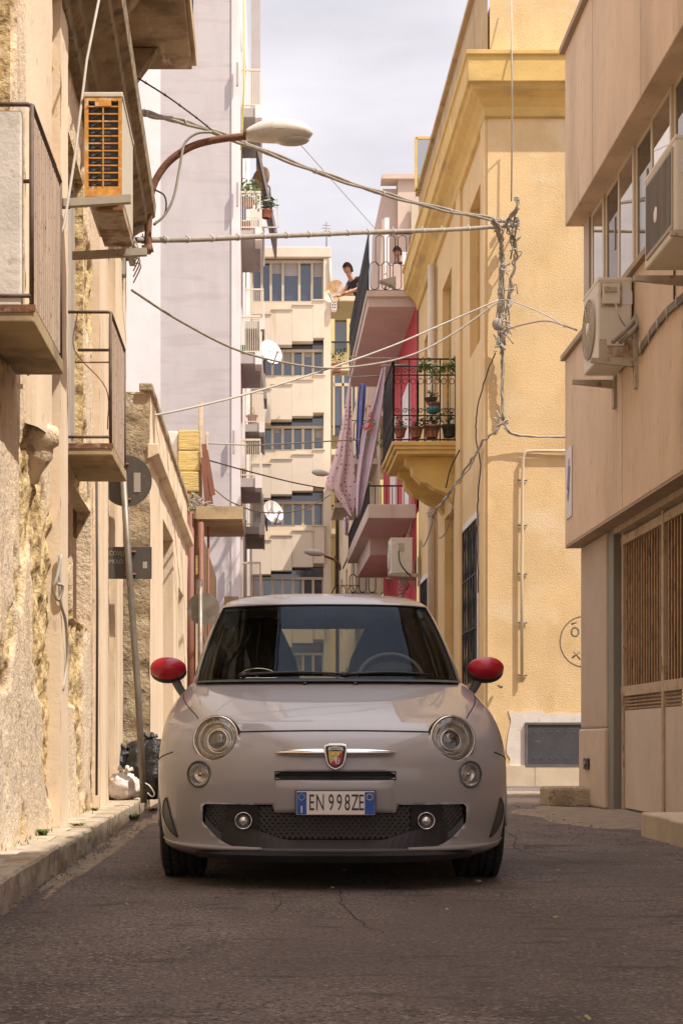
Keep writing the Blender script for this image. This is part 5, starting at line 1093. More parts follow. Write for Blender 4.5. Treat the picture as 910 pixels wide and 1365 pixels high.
text_mesh('LACOVLI', .058, 'sign_paint', 'scratched_lettering', q, MS(151, 737)@Matrix.Identity(4), .0005, .8).data.transform(Matrix.Translation(-root_loc(q))); text_mesh('ROMOLO', .052, 'sign_paint', 'scratched_lettering', q, MS(150, 748), .0005, .8).data.transform(Matrix.Translation(-root_loc(q)))
MB().box(XX(190, 12.3), XX(196, 12.3), yS-.003, yS-.0005, ZZ(757, 12.3), ZZ(748, 12.3)).build('sticker_remains', 'sign_paint', q)
for py in (618, 665): MB().tube([Vector((XX(163+(py-612)*.062-3, 12.3), yS-.012, ZZ(py, 12.3))), Vector((XX(163+(py-612)*.062+8, 12.3), yS-.012, ZZ(py, 12.3)))], .012, 6).build('clamp', 'rust', sg)
for py in (735, 765): MB().tube([Vector((XX(166, 12.3), yS-.012, ZZ(py, 12.3))), Vector((XX(181, 12.3), yS-.012, ZZ(py, 12.3)))], .011, 6).build('clamp', 'rust', sg)
s2 = thing('sign_post', P(XX(272, 18), 18, 0), 'second road sign seen from behind, a pale round one half hidden by the car pillar', 'road sign')
MB().tube([P(XX(268, 18), 18, 0), P(XX(267, 18), 18, 2.7)], .03, 12).build('pole', 'zinc', s2); disc(Vector((XX(271, 18), 18*K+.04, ZZ(811, 18))), .21, 'round_sign', 'zinc', s2)

# ================================================================== rubbish bags, weeds, steps
def bag(loc, r, mat, label, knot, seed):
    c = Vector(loc); mb = MB()
    def fn(d):
        f = noise.fractal(d*1.6+Vector((seed, 0, 0)), 1, 2, 5); cr = abs(noise.noise(d*5+Vector((0, seed, 0)))); return 1+.22*f-.16*cr+.10*max(0, d.z)**4*knot
    mb.sphere(c+Vector((0, 0, r[2]*.86)), r, 56, fn=fn); mb.v = [(v[0], v[1], max(v[2], c.z+.004*noise.noise(Vector(v)*30)+.003)) for v in mb.v]
    t = thing('rubbish_bag', c, label, 'rubbish bag'); mb.build('sack', mat, t)
    m = MB(); top = c+Vector((0, 0, r[2]*1.75))
    for k in range(5): a = k*1.3; m.tube([top-Vector((0, 0, .05)), top+Vector((.02*math.cos(a), .02*math.sin(a), .03)), top+Vector((.07*math.cos(a), .05*math.sin(a), .05+.02*(k % 2)))], [.022, .012, .020], 7)
    m.build('knot', mat, t); return t
bag(P(XX(196, 12.9)+.02, 13.0, .10), (.25, .22, .31), 'bag_black', 'bulging black rubbish bag behind the sign pole beside the car', 1, 2.2)
bag(P(XX(168, 13.1), 13.15, .118), (.19, .17, .24), 'bag_black', 'smaller black rubbish bag leaning on the left wall behind the white one', 1, 5.1)
wb = bag(P(XX(167, 12.45), 12.45, .118), (.165, .13, .13), 'bag_white', 'white plastic shopping bag of rubbish at the foot of the sign pole', .3, 8.4)
MB().tube(spline([at(194, 1044, 12.25), at(200, 1048, 12.2), at(206, 1058, 12.15), at(203, 1062, 12.15), at(197, 1057, 12.2)], 5), .006, 6).build('bag_handle', 'bag_white', wb)
def weed(loc, r, n, mat, label, seed, hgt=1.6):
    rng = random.Random(seed); mb = MB()
    for k in range(n):
        a = rng.uniform(0, 6.28); l = r*rng.uniform(.5, 1.1); w_ = .006*rng.uniform(.6, 1.4); b = Vector(loc)+Vector((rng.uniform(-.3, .3)*r, rng.uniform(-.3, .3)*r, 0)); d = Vector((math.cos(a), math.sin(a), 0)); s_ = Vector((-d.y, d.x, 0))*w_
        m1 = b+d*l*.45+Vector((0, 0, l*.5*hgt)); e = b+d*l+Vector((0, 0, l*.35*hgt))
        mb.add([b-s_, b+s_, m1+s_, m1-s_, e], [(0, 1, 2, 3), (3, 2, 4)])
    return tag(mb.build('weed_tuft', mat, fix=False), label, 'weed')
weed(Vector((wallx(7.9)+.04, 7.9*K, .12)), .055, 60, 'leaf', 'bright green weed tuft growing where the pavement meets the left wall', 1, 1.1)
weed(Vector((kerbx(8.9)-.12, 8.7*K, .12)), .07, 80, 'weed_dry', 'dry yellow-green weed strip on the pavement edge', 2, .5)
weed(Vector((kerbx(11.3)+.03, 11.3*K, .01)), .08, 90, 'leaf', 'green weed tuft in the gutter at the foot of the sign pole', 3, 1.1)
weed(Vector((kerbx(12.6)+.09, 12.6*K, .01)), .09, 90, 'weed_dry', 'dry yellow weed by the black rubbish bag and the car wheel', 4, .8)
weed(Vector((wallx(10.6)+.06, 10.6*K, .12)), .05, 60, 'weed_dry', 'small dead weed against the left wall before the rubbish bags', 5, .8)
rng = random.Random(21); mb = MB()
for k in range(420):
    u = rng.uniform(6.6, 12.8); x = (wallx(u)+abs(rng.gauss(0, .03)) if k % 3 else kerbx(u)+.02+abs(rng.gauss(0, .03))); z = .122 if k % 3 else .012
    if noise.noise(Vector((u*1.3, k % 3, 3))) < .02: continue
    a = rng.uniform(0, 6.28); l = rng.uniform(.015, .05); d = Vector((math.cos(a), math.sin(a), 0)); sd = Vector((-d.y, d.x, 0))*.004; b = Vector((x, u*K, z)); e = b+d*l*.6+Vector((0, 0, l*.8)); mb.add([b-sd, b+sd, e], [(0, 1, 2)])
tag(mb.build('dry_grass', 'weed_dry', fix=False), kind='stuff')
st = MB()
ys = [9.5, 8.75, 7.6, 6.3, 4.8, 3.0]
t = thing('stone_step', P(2.9, 7, 0), 'long low step of pale stone blocks in front of the gate at the right edge', 'step')
for i in range(5):
    xo = XX(855, 9.48)-.04*(9.5-ys[i])*.9+.0; MB().box(2.53-.02*i, 3.2, ys[i+1]*K+.004, ys[i]*K-.004, -.02, .165-.004*(i % 2)).build('step_block', 'plinth_stone', t, bevel=.015)
mb = MB(); mb.box(2.76, 3.20, 13.75*K, 14.2*K, -.02, .185); o = mb.build('corner_stone', 'rough_stone', bevel=.03); tag(o, 'rough low stone block at the foot of the taupe pillar', 'stone')
# loose grit and dead leaves
rng = random.Random(11); mb = MB()
for k in range(620):
    side = rng.random()
    if side < .32: x = kerbx(8)+.02+abs(rng.gauss(0, .10)); y = rng.uniform(5, 14)
    elif side < .55: x = 2.45-abs(rng.gauss(0, .25)); y = rng.uniform(8, 16.5)
    else: x = rng.uniform(-.95, 2.4); y = rng.uniform(3.2, 16)
    s_ = rng.uniform(.002, .006)*(1.7 if rng.random() < .06 else 1); mb.obox((x, y, .012+s_*.4), (s_, s_*rng.uniform(-.5, .5), 0), (-s_*.5, s_*rng.uniform(.6, 1), 0), (0, 0, s_*.5))
tag(mb.build('road_grit', 'sand'), kind='stuff')
mb = MB()
for k in range(34):
    x, y = (rng.uniform(-1.0, 2.3), rng.uniform(3.3, 9)) if k % 2 else (kerbx(8)+rng.uniform(.0, .2), rng.uniform(6, 13)); a = rng.uniform(0, 6.28); l = rng.uniform(.012, .024); u = Vector((math.cos(a), math.sin(a), .15))*l; v = Vector((-math.sin(a), math.cos(a), .3))*l*.45; c = Vector((x, y, .022)); mb.add([c-u, c-v, c+u, c+v], [(0, 1, 2, 3)])
tag(mb.build('dead_leaves', 'weed_dry', fix=False), kind='stuff')

# ================================================================== people on the roof terrace
def skin_body(name, joints, edges, parent, mat, sub=2):
    me = bpy.data.meshes.new(name); me.from_pydata([j[0] for j in joints], edges, []); o = bpy.data.objects.new(name, me); COL.objects.link(o)
    m = o.modifiers.new('skin', 'SKIN'); me.skin_vertices[0].data[0].use_root = True
    for i, j in enumerate(joints): r = j[1]; me.skin_vertices[0].data[i].radius = (r, r) if not hasattr(r, '__len__') else r
    s = o.modifiers.new('sub', 'SUBSURF'); s.levels = sub; s.render_levels = sub; apply_mods(o); o.data.materials.append(MATS[mat])
    for p in o.data.polygons: p.use_smooth = True
    if parent: o.parent = parent
    return o
def person(label, foot, face, lean, seat, hold):
    """foot: ground point; face: unit direction looked at; lean: how far the trunk tips forward"""
    t = thing('person', foot, label, 'person'); f = Vector(face).normalized(); s = Vector((0, 0, 1)).cross(f)  # left of the figure
    up = Vector((0, 0, 1))
    hip = up*(.92 if not seat else .50); tv = f*math.sin(R(lean))+up*math.cos(R(lean)); chest = hip+tv*.38; neck = hip+tv*.53; nb = neck+tv*.05+f*.03+up*.05
    head = nb+f*.045+up*.10
    J = [(hip, (.15, .12)), (hip+(chest-hip)*.5, (.135, .10)), (chest, (.16, .115)), (neck, .065), (nb, .055), (head-up*.05, .07)]
    E = [(0, 1), (1, 2), (2, 3), (3, 4), (4, 5)]
    def add(p, r, k): J.append((p, r)); E.append((k, len(J)-1)); return len(J)-1
    for sd in (-1, 1):
        sh = chest+s*sd*.185+up*.09; a = add(sh, .058, 2)
        el = sh+s*sd*.06+f*(.14 if not seat else .10)-up*.24; a = add(el, .042, a); wr_ = el+f*.20-up*(.08 if not seat else -.02)-s*sd*.12; a = add(wr_, .030, a); a = add(wr_+f*.06-up*.02, .034, a)
        hj = hip+s*sd*.10-up*.06; b = add(hj, .09, 0)
        if seat: kn = hj+f*.42+up*.02; b = add(kn, .062, b); an = kn-up*.44; b = add(an, .045, b)
        else: kn = hj+f*.02-up*.40; b = add(kn, .062, b); an = kn-f*.02-up*.38; b = add(an, .045, b)
        add(an+f*.14-up*.04, .038, b)
        # five fingers per hand
        for q in range(4):
            base = wr_+f*.075-up*.02+s*(q-1.5)*.018; L_ = (.055, .066, .070, .058)[q]; MB().tube([base, base+f*L_*.55-up*.008, base+f*L_*.85-up*.03], [.009, .008, .006], 6).build('finger', 'skin', t, local=True)
        MB().tube([wr_+f*.04-s*sd*.03-up*.02, wr_+f*.075-s*sd*.055-up*.025, wr_+f*.10-s*sd*.055-up*.035], [.010, .009, .007], 6).build('thumb', 'skin', t, local=True)
    body_ = skin_body('body', J, E, t, 'skin')
    # shirt and trousers follow the same joints, a little wider
    TJ = [(J[0][0]+up*.02, (.16, .13)), (J[1][0], (.15, .115)), (J[2][0], (.172, .128)), (J[3][0]-up*.01, .078)]; TE = [(0, 1), (1, 2), (2, 3)]
    for sd in (-1, 1): sh = chest+s*sd*.185+up*.09; TJ.append((sh, .070)); TE.append((2, len(TJ)-1)); TJ.append((sh+s*sd*.05+f*.06-up*.15, .060)); TE.append((len(TJ)-2, len(TJ)-1))
    sh_ = skin_body('t_shirt', TJ, TE, t, 'shirt_dark')
    TJ = [(hip+up*.02, (.158, .128))]; TE = []
    for sd in (-1, 1):
        hj = hip+s*sd*.10-up*.06; TJ.append((hj, .10)); TE.append((0, len(TJ)-1)); kn = hj+(f*.42+up*.02 if seat else f*.02-up*.40); TJ.append((kn, .075)); TE.append((len(TJ)-2, len(TJ)-1)); TJ.append((kn-up*(.38 if seat else .34), .062)); TE.append((len(TJ)-2, len(TJ)-1))
    skin_body('trousers', TJ, TE, t, 'jeans')
    for sd in (-1, 1):
        kn = hip+s*sd*.10-up*.06+(f*.42+up*.02 if seat else f*.02-up*.40); an = kn-up*.44 if seat else kn-f*.02-up*.38
        MB().sphere(an+f*.07-up*.04, (.075, .13, .055) if abs(f.y) > .5 else (.13, .075, .055), 12).build('shoe', 'shirt_dark', t, local=True)
    # head
    look = (f-up*.35).normalized(); hu = (up+f*.35).normalized(); hs_ = hu.cross(look)
    def hp(a, b, c): return head+hs_*a+look*b+hu*c
    vs = []; n = 20; m = 14
    for i in range(m+1):
        ph = math.pi*i/m
        for k in range(n):
            th = 2*math.pi*k/n; d = (math.sin(ph)*math.cos(th), math.sin(ph)*math.sin(th), math.cos(ph)); j = 1-.22*max(0, -d[2])**1.3
            vs.append(hp(d[0]*.075*j, d[1]*.095*(j if d[1] > 0 else j*.92), d[2]*.118))
    hd_ = MB().add(vs, [(i*n+k, (i+1)*n+k, (i+1)*n+(k+1) % n, i*n+(k+1) % n) for i in range(m) for k in range(n)], '', True).build('head', 'skin', t, local=True)
    MB().add([hp(-.012, .088, -.03), hp(.012, .088, -.03), hp(0, .115, -.026), hp(0, .092, .012)], [(0, 1, 2), (0, 2, 3), (1, 3, 2)], '', True).build('nose', 'skin', hd_, local=True)
    for sd in (-1, 1):
        MB().sphere(hp(sd*.030, .083, .010), (.010, .010, .007), 8).build('eye', 'shirt_dark', hd_, local=True); MB().sphere(hp(sd*.078, .0, -.005), (.012, .018, .028), 8).build('ear', 'skin', hd_, local=True)
        MB().tube([hp(sd*.014, .092, .028), hp(sd*.045, .080, .026)], .004, 5).build('eyebrow', 'hair', hd_, local=True)
    MB().tube([hp(-.024, .082, -.056), hp(0, .092, -.060), hp(.024, .082, -.056)], .004, 5).build('mouth', 'badge_red', hd_, local=True)
    vs = []; rr = random.Random(4)
    for i in range(9):
        ph = math.pi*.56*i/8
        for k in range(n):
            th = 2*math.pi*k/n; d = Vector((math.sin(ph)*math.cos(th), math.sin(ph)*math.sin(th), math.cos(ph))); q = 1.13+.05*rr.random()
            back = .0 if d.y > .3 else .02*(8 if i == 8 else 0)*.12
            zz = d.z*.118*q-back*.3; 
            if d.y > .25: zz = max(zz, .045)
            vs.append(hp(d.x*.080*q, d.y*.096*q-.004, zz-(.045 if (i == 8 and d.y < 0) else 0)))
    MB().add(vs, [(i*n+k, (i+1)*n+k, (i+1)*n+(k+1) % n, i*n+(k+1) % n) for i in range(8) for k in range(n)], '', True).build('hair', 'hair', t, local=True)
    return t
boy = person('smiling boy in a dark t-shirt leaning out over the terrace railing', P(2.30, 32.5, 9.74), (-.8, -.6, 0), 44, False, False); boy.scale = (1.15, 1.15, 1.15)
tag(MB().box(2.56, 3.2, 29.95*K, 29.95*K+.12, 9.74, 10.80).build('terrace_wall', 'dusty_pink', bevel=.01), 'low pink parapet wall in front of the person sitting on the terrace', 'wall')
person('person with dark hair in a dark shirt sitting on the terrace looking down', P(2.97, 30.5, 9.98), (-.7, -.7, 0), 12, True, False)
t = thing('chair', P(2.95, 30.45, 9.74), 'low stool under the person sitting on the terrace', 'stool')
MB().box(2.80, 3.16, 30.45*K, 30.45*K+.4, 10.36, 10.40).build('seat', 'pipe_white', t)
for dx in (.04, .36):
    for dy in (0, .36): MB().box(2.76+dx, 2.79+dx, 30.45*K+dy, 30.45*K+dy+.03, 9.74, 10.36).build('leg', 'pipe_white', t)
o = MB().obox(P(3.03, 30.15, 10.98), (.11, 0, 0), (0, .06, .16), (0, .006, -.003)).build('open_laptop', 'laptop'); tag(o, 'pale laptop or folder held before the person sitting on the terrace', 'laptop')
# ================================================================== the car
CARX, CARY = .300, 6.85
TB = np.array([
# z    yf    D    W     yr    Dr
[.125, .150, .40, .675, 3.48, .40],
[.140, .105, .42, .715, 3.52, .42],
[.158, .070, .44, .752, 3.56, .45],
[.178, .052, .455, .776, 3.58, .48],
[.205, .050, .465, .784, 3.60, .50],
[.260, .040, .475, .793, 3.62, .50],
[.320, .025, .485, .800, 3.64, .50],
[.400, .010, .50, .806, 3.65, .50],
[.480, .002, .51, .809, 3.655, .50],
[.560, .008, .53, .809, 3.655, .50],
[.620, .030, .56, .807, 3.65, .50],
[.670, .070, .58, .804, 3.64, .50],
[.715, .150, .58, .800, 3.63, .50],
[.755, .265, .56, .795, 3.61, .50],
[.800, .430, .51, .785, 3.60, .50],
[.845, .610, .46, .768, 3.585, .50],
[.880, .760, .42, .752, 3.57, .49],
[.912, .905, .38, .734, 3.56, .48],
[.938, 1.02, .34, .715, 3.55, .46],
[.952, 1.08, .32, .700, 3.54, .44]])
GH = np.array([
[.945, 1.040, .34, .700, 3.52, .36],
[1.02, 1.150, .34, .690, 3.50, .36],
[1.10, 1.265, .34, .673, 3.47, .36],
[1.20, 1.410, .34, .648, 3.43, .36],
[1.30, 1.555, .33, .617, 3.38, .36],
[1.385, 1.685, .32, .585, 3.33, .36],
[1.410, 1.735, .32, .570, 3.30, .36],
[1.435, 1.815, .32, .545, 3.22, .35],
[1.458, 1.920, .31, .505, 3.10, .34],
[1.477, 2.040, .29, .445, 2.95, .32],
[1.492, 2.170, .24, .36, 2.80, .28],
[1.500, 2.300, .14, .22, 2.66, .16],
[1.504, 2.420, .04, .08, 2.54, .05]])
def rows(T, per):
    out_ = []
    P = np.vstack([2*T[0]-T[1], T, 2*T[-1]-T[-2]])
    for i in range(1, len(P)-2):
        for k in range(per):
            t = k/per; a, b, c, d = P[i-1:i+3]
            out_.append(.5*((2*b)+(c-a)*t+(2*a-5*b+4*c-d)*t*t+(3*b-a-3*c+d)*t**3))
    out_.append(P[-2]); return np.array(out_)
NX, MX = 2.4, 2.0
NQ, NS, NR = 24, 22, 12
def ring(r):
    z, yf, D, W, yr, Dr = r; pts = []
    for i in range(NQ):
        th = math.pi/2*i/NQ; pts.append((W*math.sin(th)**(2/NX), yf+D*(1-math.cos(th)**(2/MX)), z))
    for i in range(NS): pts.append((W, yf+D+(yr-Dr-yf-D)*i/NS, z))
    for i in range(NR+1):
        th = math.pi/2*i/NR; pts.append((W*math.cos(th)**(2/NX), yr-Dr+Dr*math.sin(th)**(2/MX), z))
    return pts+[(-x, y, z_) for x, y, z_ in reversed(pts[1:-1])]
RB = rows(TB, 5); RG = rows(GH, 5)
def surf_y(x, z, T=RB):
    g = [np.interp(z, T[:, 0], T[:, k]) for k in range(1, 4)]
    yf, D, W = g; q = min(abs(x)/W, .999)
    return yf+D*(1-(1-q**NX)**(1/MX))
def surf_p(th, z, T=RB, off=0):          # th in degrees from the nose, signed
    g = [np.interp(z, T[:, 0], T[:, k]) for k in range(1, 4)]; yf, D, W = g; s = 1 if th >= 0 else -1; t = R(abs(th))
    return Vector((s*W*math.sin(t)**(2/NX), yf+D*(1-math.cos(t)**(2/MX)), z))
def surf_n(x, z, T=RB):
    e = .004; a = Vector((x, surf_y(x, z, T), z)); b = Vector((x+e, surf_y(x+e, z, T), z)); c = Vector((x, surf_y(x, z+e, T), z+e))
    n = (b-a).cross(c-a).normalized(); return n if n.y < 0 else -n
car = thing('parked_car', (CARX, CARY, 0), 'small grey hatchback with red door mirrors parked facing us in the middle of the lane', 'car', rz=-.012)
def cadd(mb, name, mat, parent=None, **k): return mb.build(name, mat, parent or car, local=True, **k)
# --- body shell
mb = MB(); n = len(ring(RB[0])); vs = []
for r in RB: vs += ring(r)
m_ = len(RB)
fs = [(i*n+k, i*n+(k+1) % n, (i+1)*n+(k+1) % n, (i+1)*n+k) for i in range(m_-1) for k in range(n)]
mb.add(vs, fs, 'car_paint', True)
mb.f.append(tuple(range(n))[::-1]); mb.m.append(mb.mi('black_plastic')); mb.sm.append(False)
mb.f.append(tuple((m_-1)*n+k for k in range(n))); mb.m.append(mb.mi('cabin')); mb.sm.append(False)
body = cadd(mb, 'body', 'car_paint')
def cutter_cols(xs, top, bot, depth, mat):
    mb = MB(); vs = []; N = len(xs)
    for x in xs:
        t, b = top(x), bot(x)
        vs += [(x, -.6, b), (x, -.6, t), (x, surf_y(x, (t+b)/2)+depth, b), (x, surf_y(x, (t+b)/2)+depth, t)]
    fs = []
    for i in range(N-1):
        a, b = i*4, (i+1)*4
        fs += [(a, b, b+1, a+1), (a+2, a+3, b+3, b+2), (a+1, b+1, b+3, a+3), (a, a+2, b+2, b)]
    fs += [(0, 1, 3, 2), ((N-1)*4, (N-1)*4+2, (N-1)*4+3, (N-1)*4+1)]
    mb.add(vs, fs, mat); o = mb.build('cut', mat, local=True); o.matrix_world = Matrix.Identity(4); return o
def gtop(x):
    a = abs(x)
    if a < .262: return .338
    if a < .275: return .338+(a-.262)/.013*.034
    if a > .572: return .372-(a-.572)*1.0
    return .372
def gbot(x):
    a = abs(x)
    return .178 if a < .40 else .178+((a-.40)/.185)**2.2*.115
gx = sorted(set(lin(-.585, .585, 44)+[-.262, -.275, .262, .275, -.572, .572, -.4, .4]))
body_world = body.matrix_world.copy()
car.rotation_euler.z = 0; car.location = (0, 0, 0)
boolean(body, cutter_cols(gx, gtop, gbot, .11, 'black_plastic'))
boolean(body, cutter_cols(lin(-.262, .262, 20), lambda x: .516-.012*(abs(x) > .255), lambda x: .485+.008*(abs(x) > .255), .07, 'black_plastic'))
def cyl_cut(c, ax, r, l, mat, n=40):
    mb = MB(); ax = Vector(ax).normalized(); c = Vector(c)
    mb.lathe([(r, -l), (r, l)], c, ax, n, mat, False); N = len(mb.v)
    mb.f.append(tuple(range(n))); mb.m.append(0); mb.sm.append(False); mb.f.append(tuple(range(n, 2*n))); mb.m.append(0); mb.sm.append(False)
    return mb.build('cut', mat, local=True)
AX_F, AX_R, WR = .775, 3.06, .297
for s in (-1, 1):
    for ay in (AX_F, AX_R):
        boolean(body, cyl_cut((s*.83, ay, WR+.005), (1, 0, 0), .328, .36, 'black_plastic', 56))
HL = []; FG = []
for s in (-1, 1):
    hx, hz = s*.525, .660; hy = surf_y(hx, hz); nn = Vector((s*.26, -1, .20)).normalized()
    HL.append((s, Vector((hx, hy, hz)), nn)); boolean(body, cyl_cut(Vector((hx, hy, hz))+nn*(-.02), nn, .103, .09, 'trim_grey', 48))
    fx, fz = s*.600, .503; fy = surf_y(fx, fz); fn = Vector((s*.50, -1, .0)).normalized()
    FG.append((s, Vector((fx, fy, fz)), fn)); boolean(body, cyl_cut(Vector((fx, fy, fz))+fn*(-.01), fn, .055, .05, 'trim_grey', 36))
for p in body.data.polygons:
    if len(p.vertices) > 60: p.use_smooth = False
bv = body.modifiers.new('edges', 'BEVEL'); bv.width = .0035; bv.segments = 2; bv.limit_method = 'ANGLE'; bv.angle_limit = R(50)
# --- seams
def seam(pts, r=.0028, name='panel_seam'): 
    mb = MB(); mb.tube(pts, r, 6); return cadd(mb, name, 'seam')
def sp(x, z, off=0): p = Vector((x, surf_y(x, z), z)); return p+surf_n(x, z)*off
seam([sp(x, .690+.006*(1-(x/.44)**2)) for x in lin(-.455, .455, 40)], .0048, 'bonnet_seam')
for s in (-1, 1):
    seam([surf_p(s*a, z) for a, z in zip(lin(48, 76, 14), [.755+.13*(i/14)**.8 for i in range(15)])])
    seam([surf_p(s*a, z) for a, z in zip(lin(62, 84, 12), [.60-.035*(i/12) for i in range(13)])])
    # sill line, door cut lines on the flank
    def side(y, z): W = np.interp(z, RB[:, 0], RB[:, 3]); return Vector((s*(W+.0005), y, z))
    seam([side(1.32, z) for z in lin(.30, .93, 14)], .003, 'door_seam'); seam([side(2.32, z) for z in lin(.30, .93, 14)], .003, 'door_seam')
    seam([side(y, .26) for y in lin(1.32, 2.32, 6)], .003, 'door_seam')
    mb = MB(); mb.box(s*.80, s*.835, 2.08, 2.24, .80, .825); cadd(mb, 'door_handle', 'chrome', bevel=.008)
    mb = MB()
    for i in range(13):
        a = R(180*i/12)
    mb.tube([Vector((s*.802, AX_F+math.cos(R(a))*.329, WR+.005+math.sin(R(a))*.329)) for a in range(-8, 189, 7)], .006, 8)
    cadd(mb, 'wheel_arch_lip', 'car_paint')
    mb = MB(); mb.tube([Vector((s*.806, AX_R+math.cos(R(a))*.329, WR+.005+math.sin(R(a))*.329)) for a in range(-8, 189, 7)], .006, 8)
    cadd(mb, 'wheel_arch_lip', 'car_paint')
    mb = MB(); mb.box(s*.70, s*.822, 1.16, 2.66, .125, .22, ); cadd(mb, 'side_skirt', 'car_paint', bevel=.03)
    # side vent in the bumper corner
    def vent_pts(off, inset):
        o = []
        for z in lin(.215+inset, .392-inset, 10):
            f = (z-.215)/.177; a0 = 61+7*f; a1 = a0+.3+9.0*max(0, math.sin(math.pi*f))**.7
            o.append((surf_p(s*a0, z), surf_p(s*max(a1, a0+.4), z)))
        return o
    P = vent_pts(0, 0); mb = MB(); nout = Vector((s*.75, -.65, 0)).normalized()
    for i in range(len(P)-1): mb.quad(P[i][0]+nout*.004, P[i][1]+nout*.004, P[i+1][1]+nout*.004, P[i+1][0]+nout*.004)
    cadd(mb, 'side_vent', 'mesh_plastic')
    mb = MB(); loop = [p[0]+nout*.004 for p in P]+[p[1]+nout*.004 for p in reversed(P)]
    mb.tube(loop, .003, 6, closed=True); cadd(mb, 'vent_frame', 'black_plastic')
    # underside lip fins at the bumper corners
    mb = MB(); mb.tube([surf_p(s*a, .176+.03*((a-20)/60)**3)+Vector((s*.004, -.004, 0)) for a in lin(20, 80, 16)], [.003+.009*math.sin(math.pi*min(1,.15+k/17)) for k in range(17)], 8); cadd(mb, 'bumper_corner_lip', 'car_paint')
# horizontal lip line under the grille, black splitter
mb = MB(); xs = lin(-.62, .62, 40); pr = []
for x in xs:
    y = surf_y(x, .15); q = .012*(abs(x) < .6)
    e_ = 1-(x/.645)**8; pr.append([(x, y-.040*e_-.01, .166-.012*(1-e_)), (x, y-.062*e_-.01, .150), (x, y-.045*e_, .118+.015*(abs(x)/.62)**3), (x, y+.16, .112), (x, y+.16, .150)])
vs = [p for q in pr for p in q]; fs = [(i*5+k, i*5+(k+1) % 5, (i+1)*5+(k+1) % 5, (i+1)*5+k) for i in range(40) for k in range(5)]
mb.add(vs, fs+[(0, 1, 2, 3, 4), tuple(200+k for k in range(5))]); cadd(mb, 'front_splitter', 'black_plastic')
mb = MB(); mb.box(-.62, .62, .45, 3.4, .115, .16); cadd(mb, 'underbody', 'black_plastic')
# --- lower grille: black bezel with honeycomb
grille = MB()
GP = lambda x, z, d: Vector((x, surf_y(x, z)+d, z))
def honey(mb, inside, x0, x1, z0, z1, cell, dep, th=.0035):
    hgt = cell*.60; r = 0; z = z0
    while z < z1:
        x = x0+(cell/2 if r % 2 else 0)
        while x < x1:
            if inside(x, z):
                h = [(x-cell/2, z), (x-cell*.32, z+hgt/2), (x+cell*.32, z+hgt/2), (x+cell/2, z), (x+cell*.32, z-hgt/2), (x-cell*.32, z-hgt/2)]
                for k in range(3 if True else 6):
                    a, b = h[k], h[k+1]
                    mb.bar(GP(a[0], a[1], dep), GP(b[0], b[1], dep), th, .012)
                mb.bar(GP(h[3][0], h[3][1], dep), GP(h[4][0], h[4][1], dep), th, .012)
                mb.bar(GP(h[5][0], h[5][1], dep), GP(h[0][0], h[0][1], dep), th, .012)
            x += cell
        z += hgt/2*1.0+hgt*.5; r += 1
def in_mid(x, z):
    a = abs(x); return a < .335 and z < (.345 if a < .262 else .362) and z > .215+max(0, (a-.22))*.35
honey(grille, in_mid, -.36, .36, .215, .372, .025, .038, .0042)
def in_side(x, z):
    a = abs(x); return .475 < a < .572 and gbot(x)+.035 < z < .362
honey(grille, in_side, -.59, .59, .22, .372, .021, .038, .0038)
gr = cadd(grille, 'lower_grille', 'mesh_plastic')
# bezel plate with a raised edge around the honeycomb openings
mb = MB(); 
def bez(xs, zt, zb, d0, d1):
    for i in range(len(xs)-1):
        a, b = xs[i], xs[i+1]
        mb.quad(GP(a, zb(a), d0), GP(b, zb(b), d0), GP(b, zt(b), d1), GP(a, zt(a), d1))
midbot = lambda x: .215+max(0, abs(x)-.22)*.35
bez(lin(-.50, .50, 30), lambda x: min(midbot(x), .30), lambda x: gbot(x)-.002, .012, .035)
for s in (-1, 1):
    bez([s*v for v in lin(.335, .478, 8)], lambda x: gtop(x)+.002, lambda x: min(midbot(x), .30)-.002, .028, .028)
    bez([s*v for v in lin(.478, .575, 6)], lambda x: gbot(x)+.035, lambda x: gbot(x)-.002, .015, .035)
cadd(mb, 'grille_bezel', 'black_plastic', fix=True)
for s in (-1, 1):
    c = GP(s*.402, .300, .015); t = cadd(MB().lathe([(.039, .03), (.039, -.004), (.0365, -.009), (.033, -.004), (.033, .02)], c, (0, 1, 0), 28), 'fog_lamp', 'chrome')
    cadd(MB().lathe([(.0335, .012), (.027, .012), (.024, .004), (.0001, .002)], c, (0, 1, 0), 24), 'lens', 'trim_grey', t)
    cadd(MB().lathe([(.018, -.004), (.015, -.009), (.0001, -.011)], c, (0, 1, 0), 20), 'bulb_glass', 'lamp_inner', t)
# slot insert
mb = MB()
for z in (.493, .508): mb.bar(GP(-.255, z, .03), GP(.255, z, .03), .004, .01)
for x in (-.17, 0, .17): mb.bar(GP(x, .486, .025), GP(x, .515, .025), .004, .01)
cadd(mb, 'upper_air_slot', 'black_plastic')
mb = MB(); lp = [(x, z) for x, z in ([(v, .4835) for v in lin(-.262, .262, 16)]+[(v, .5175) for v in lin(.262, -.262, 16)])]
mb.tube([sp(x, z, .001) for x, z in lp], .0035, 6, closed=True); cadd(mb, 'slot_rim', 'black_plastic')
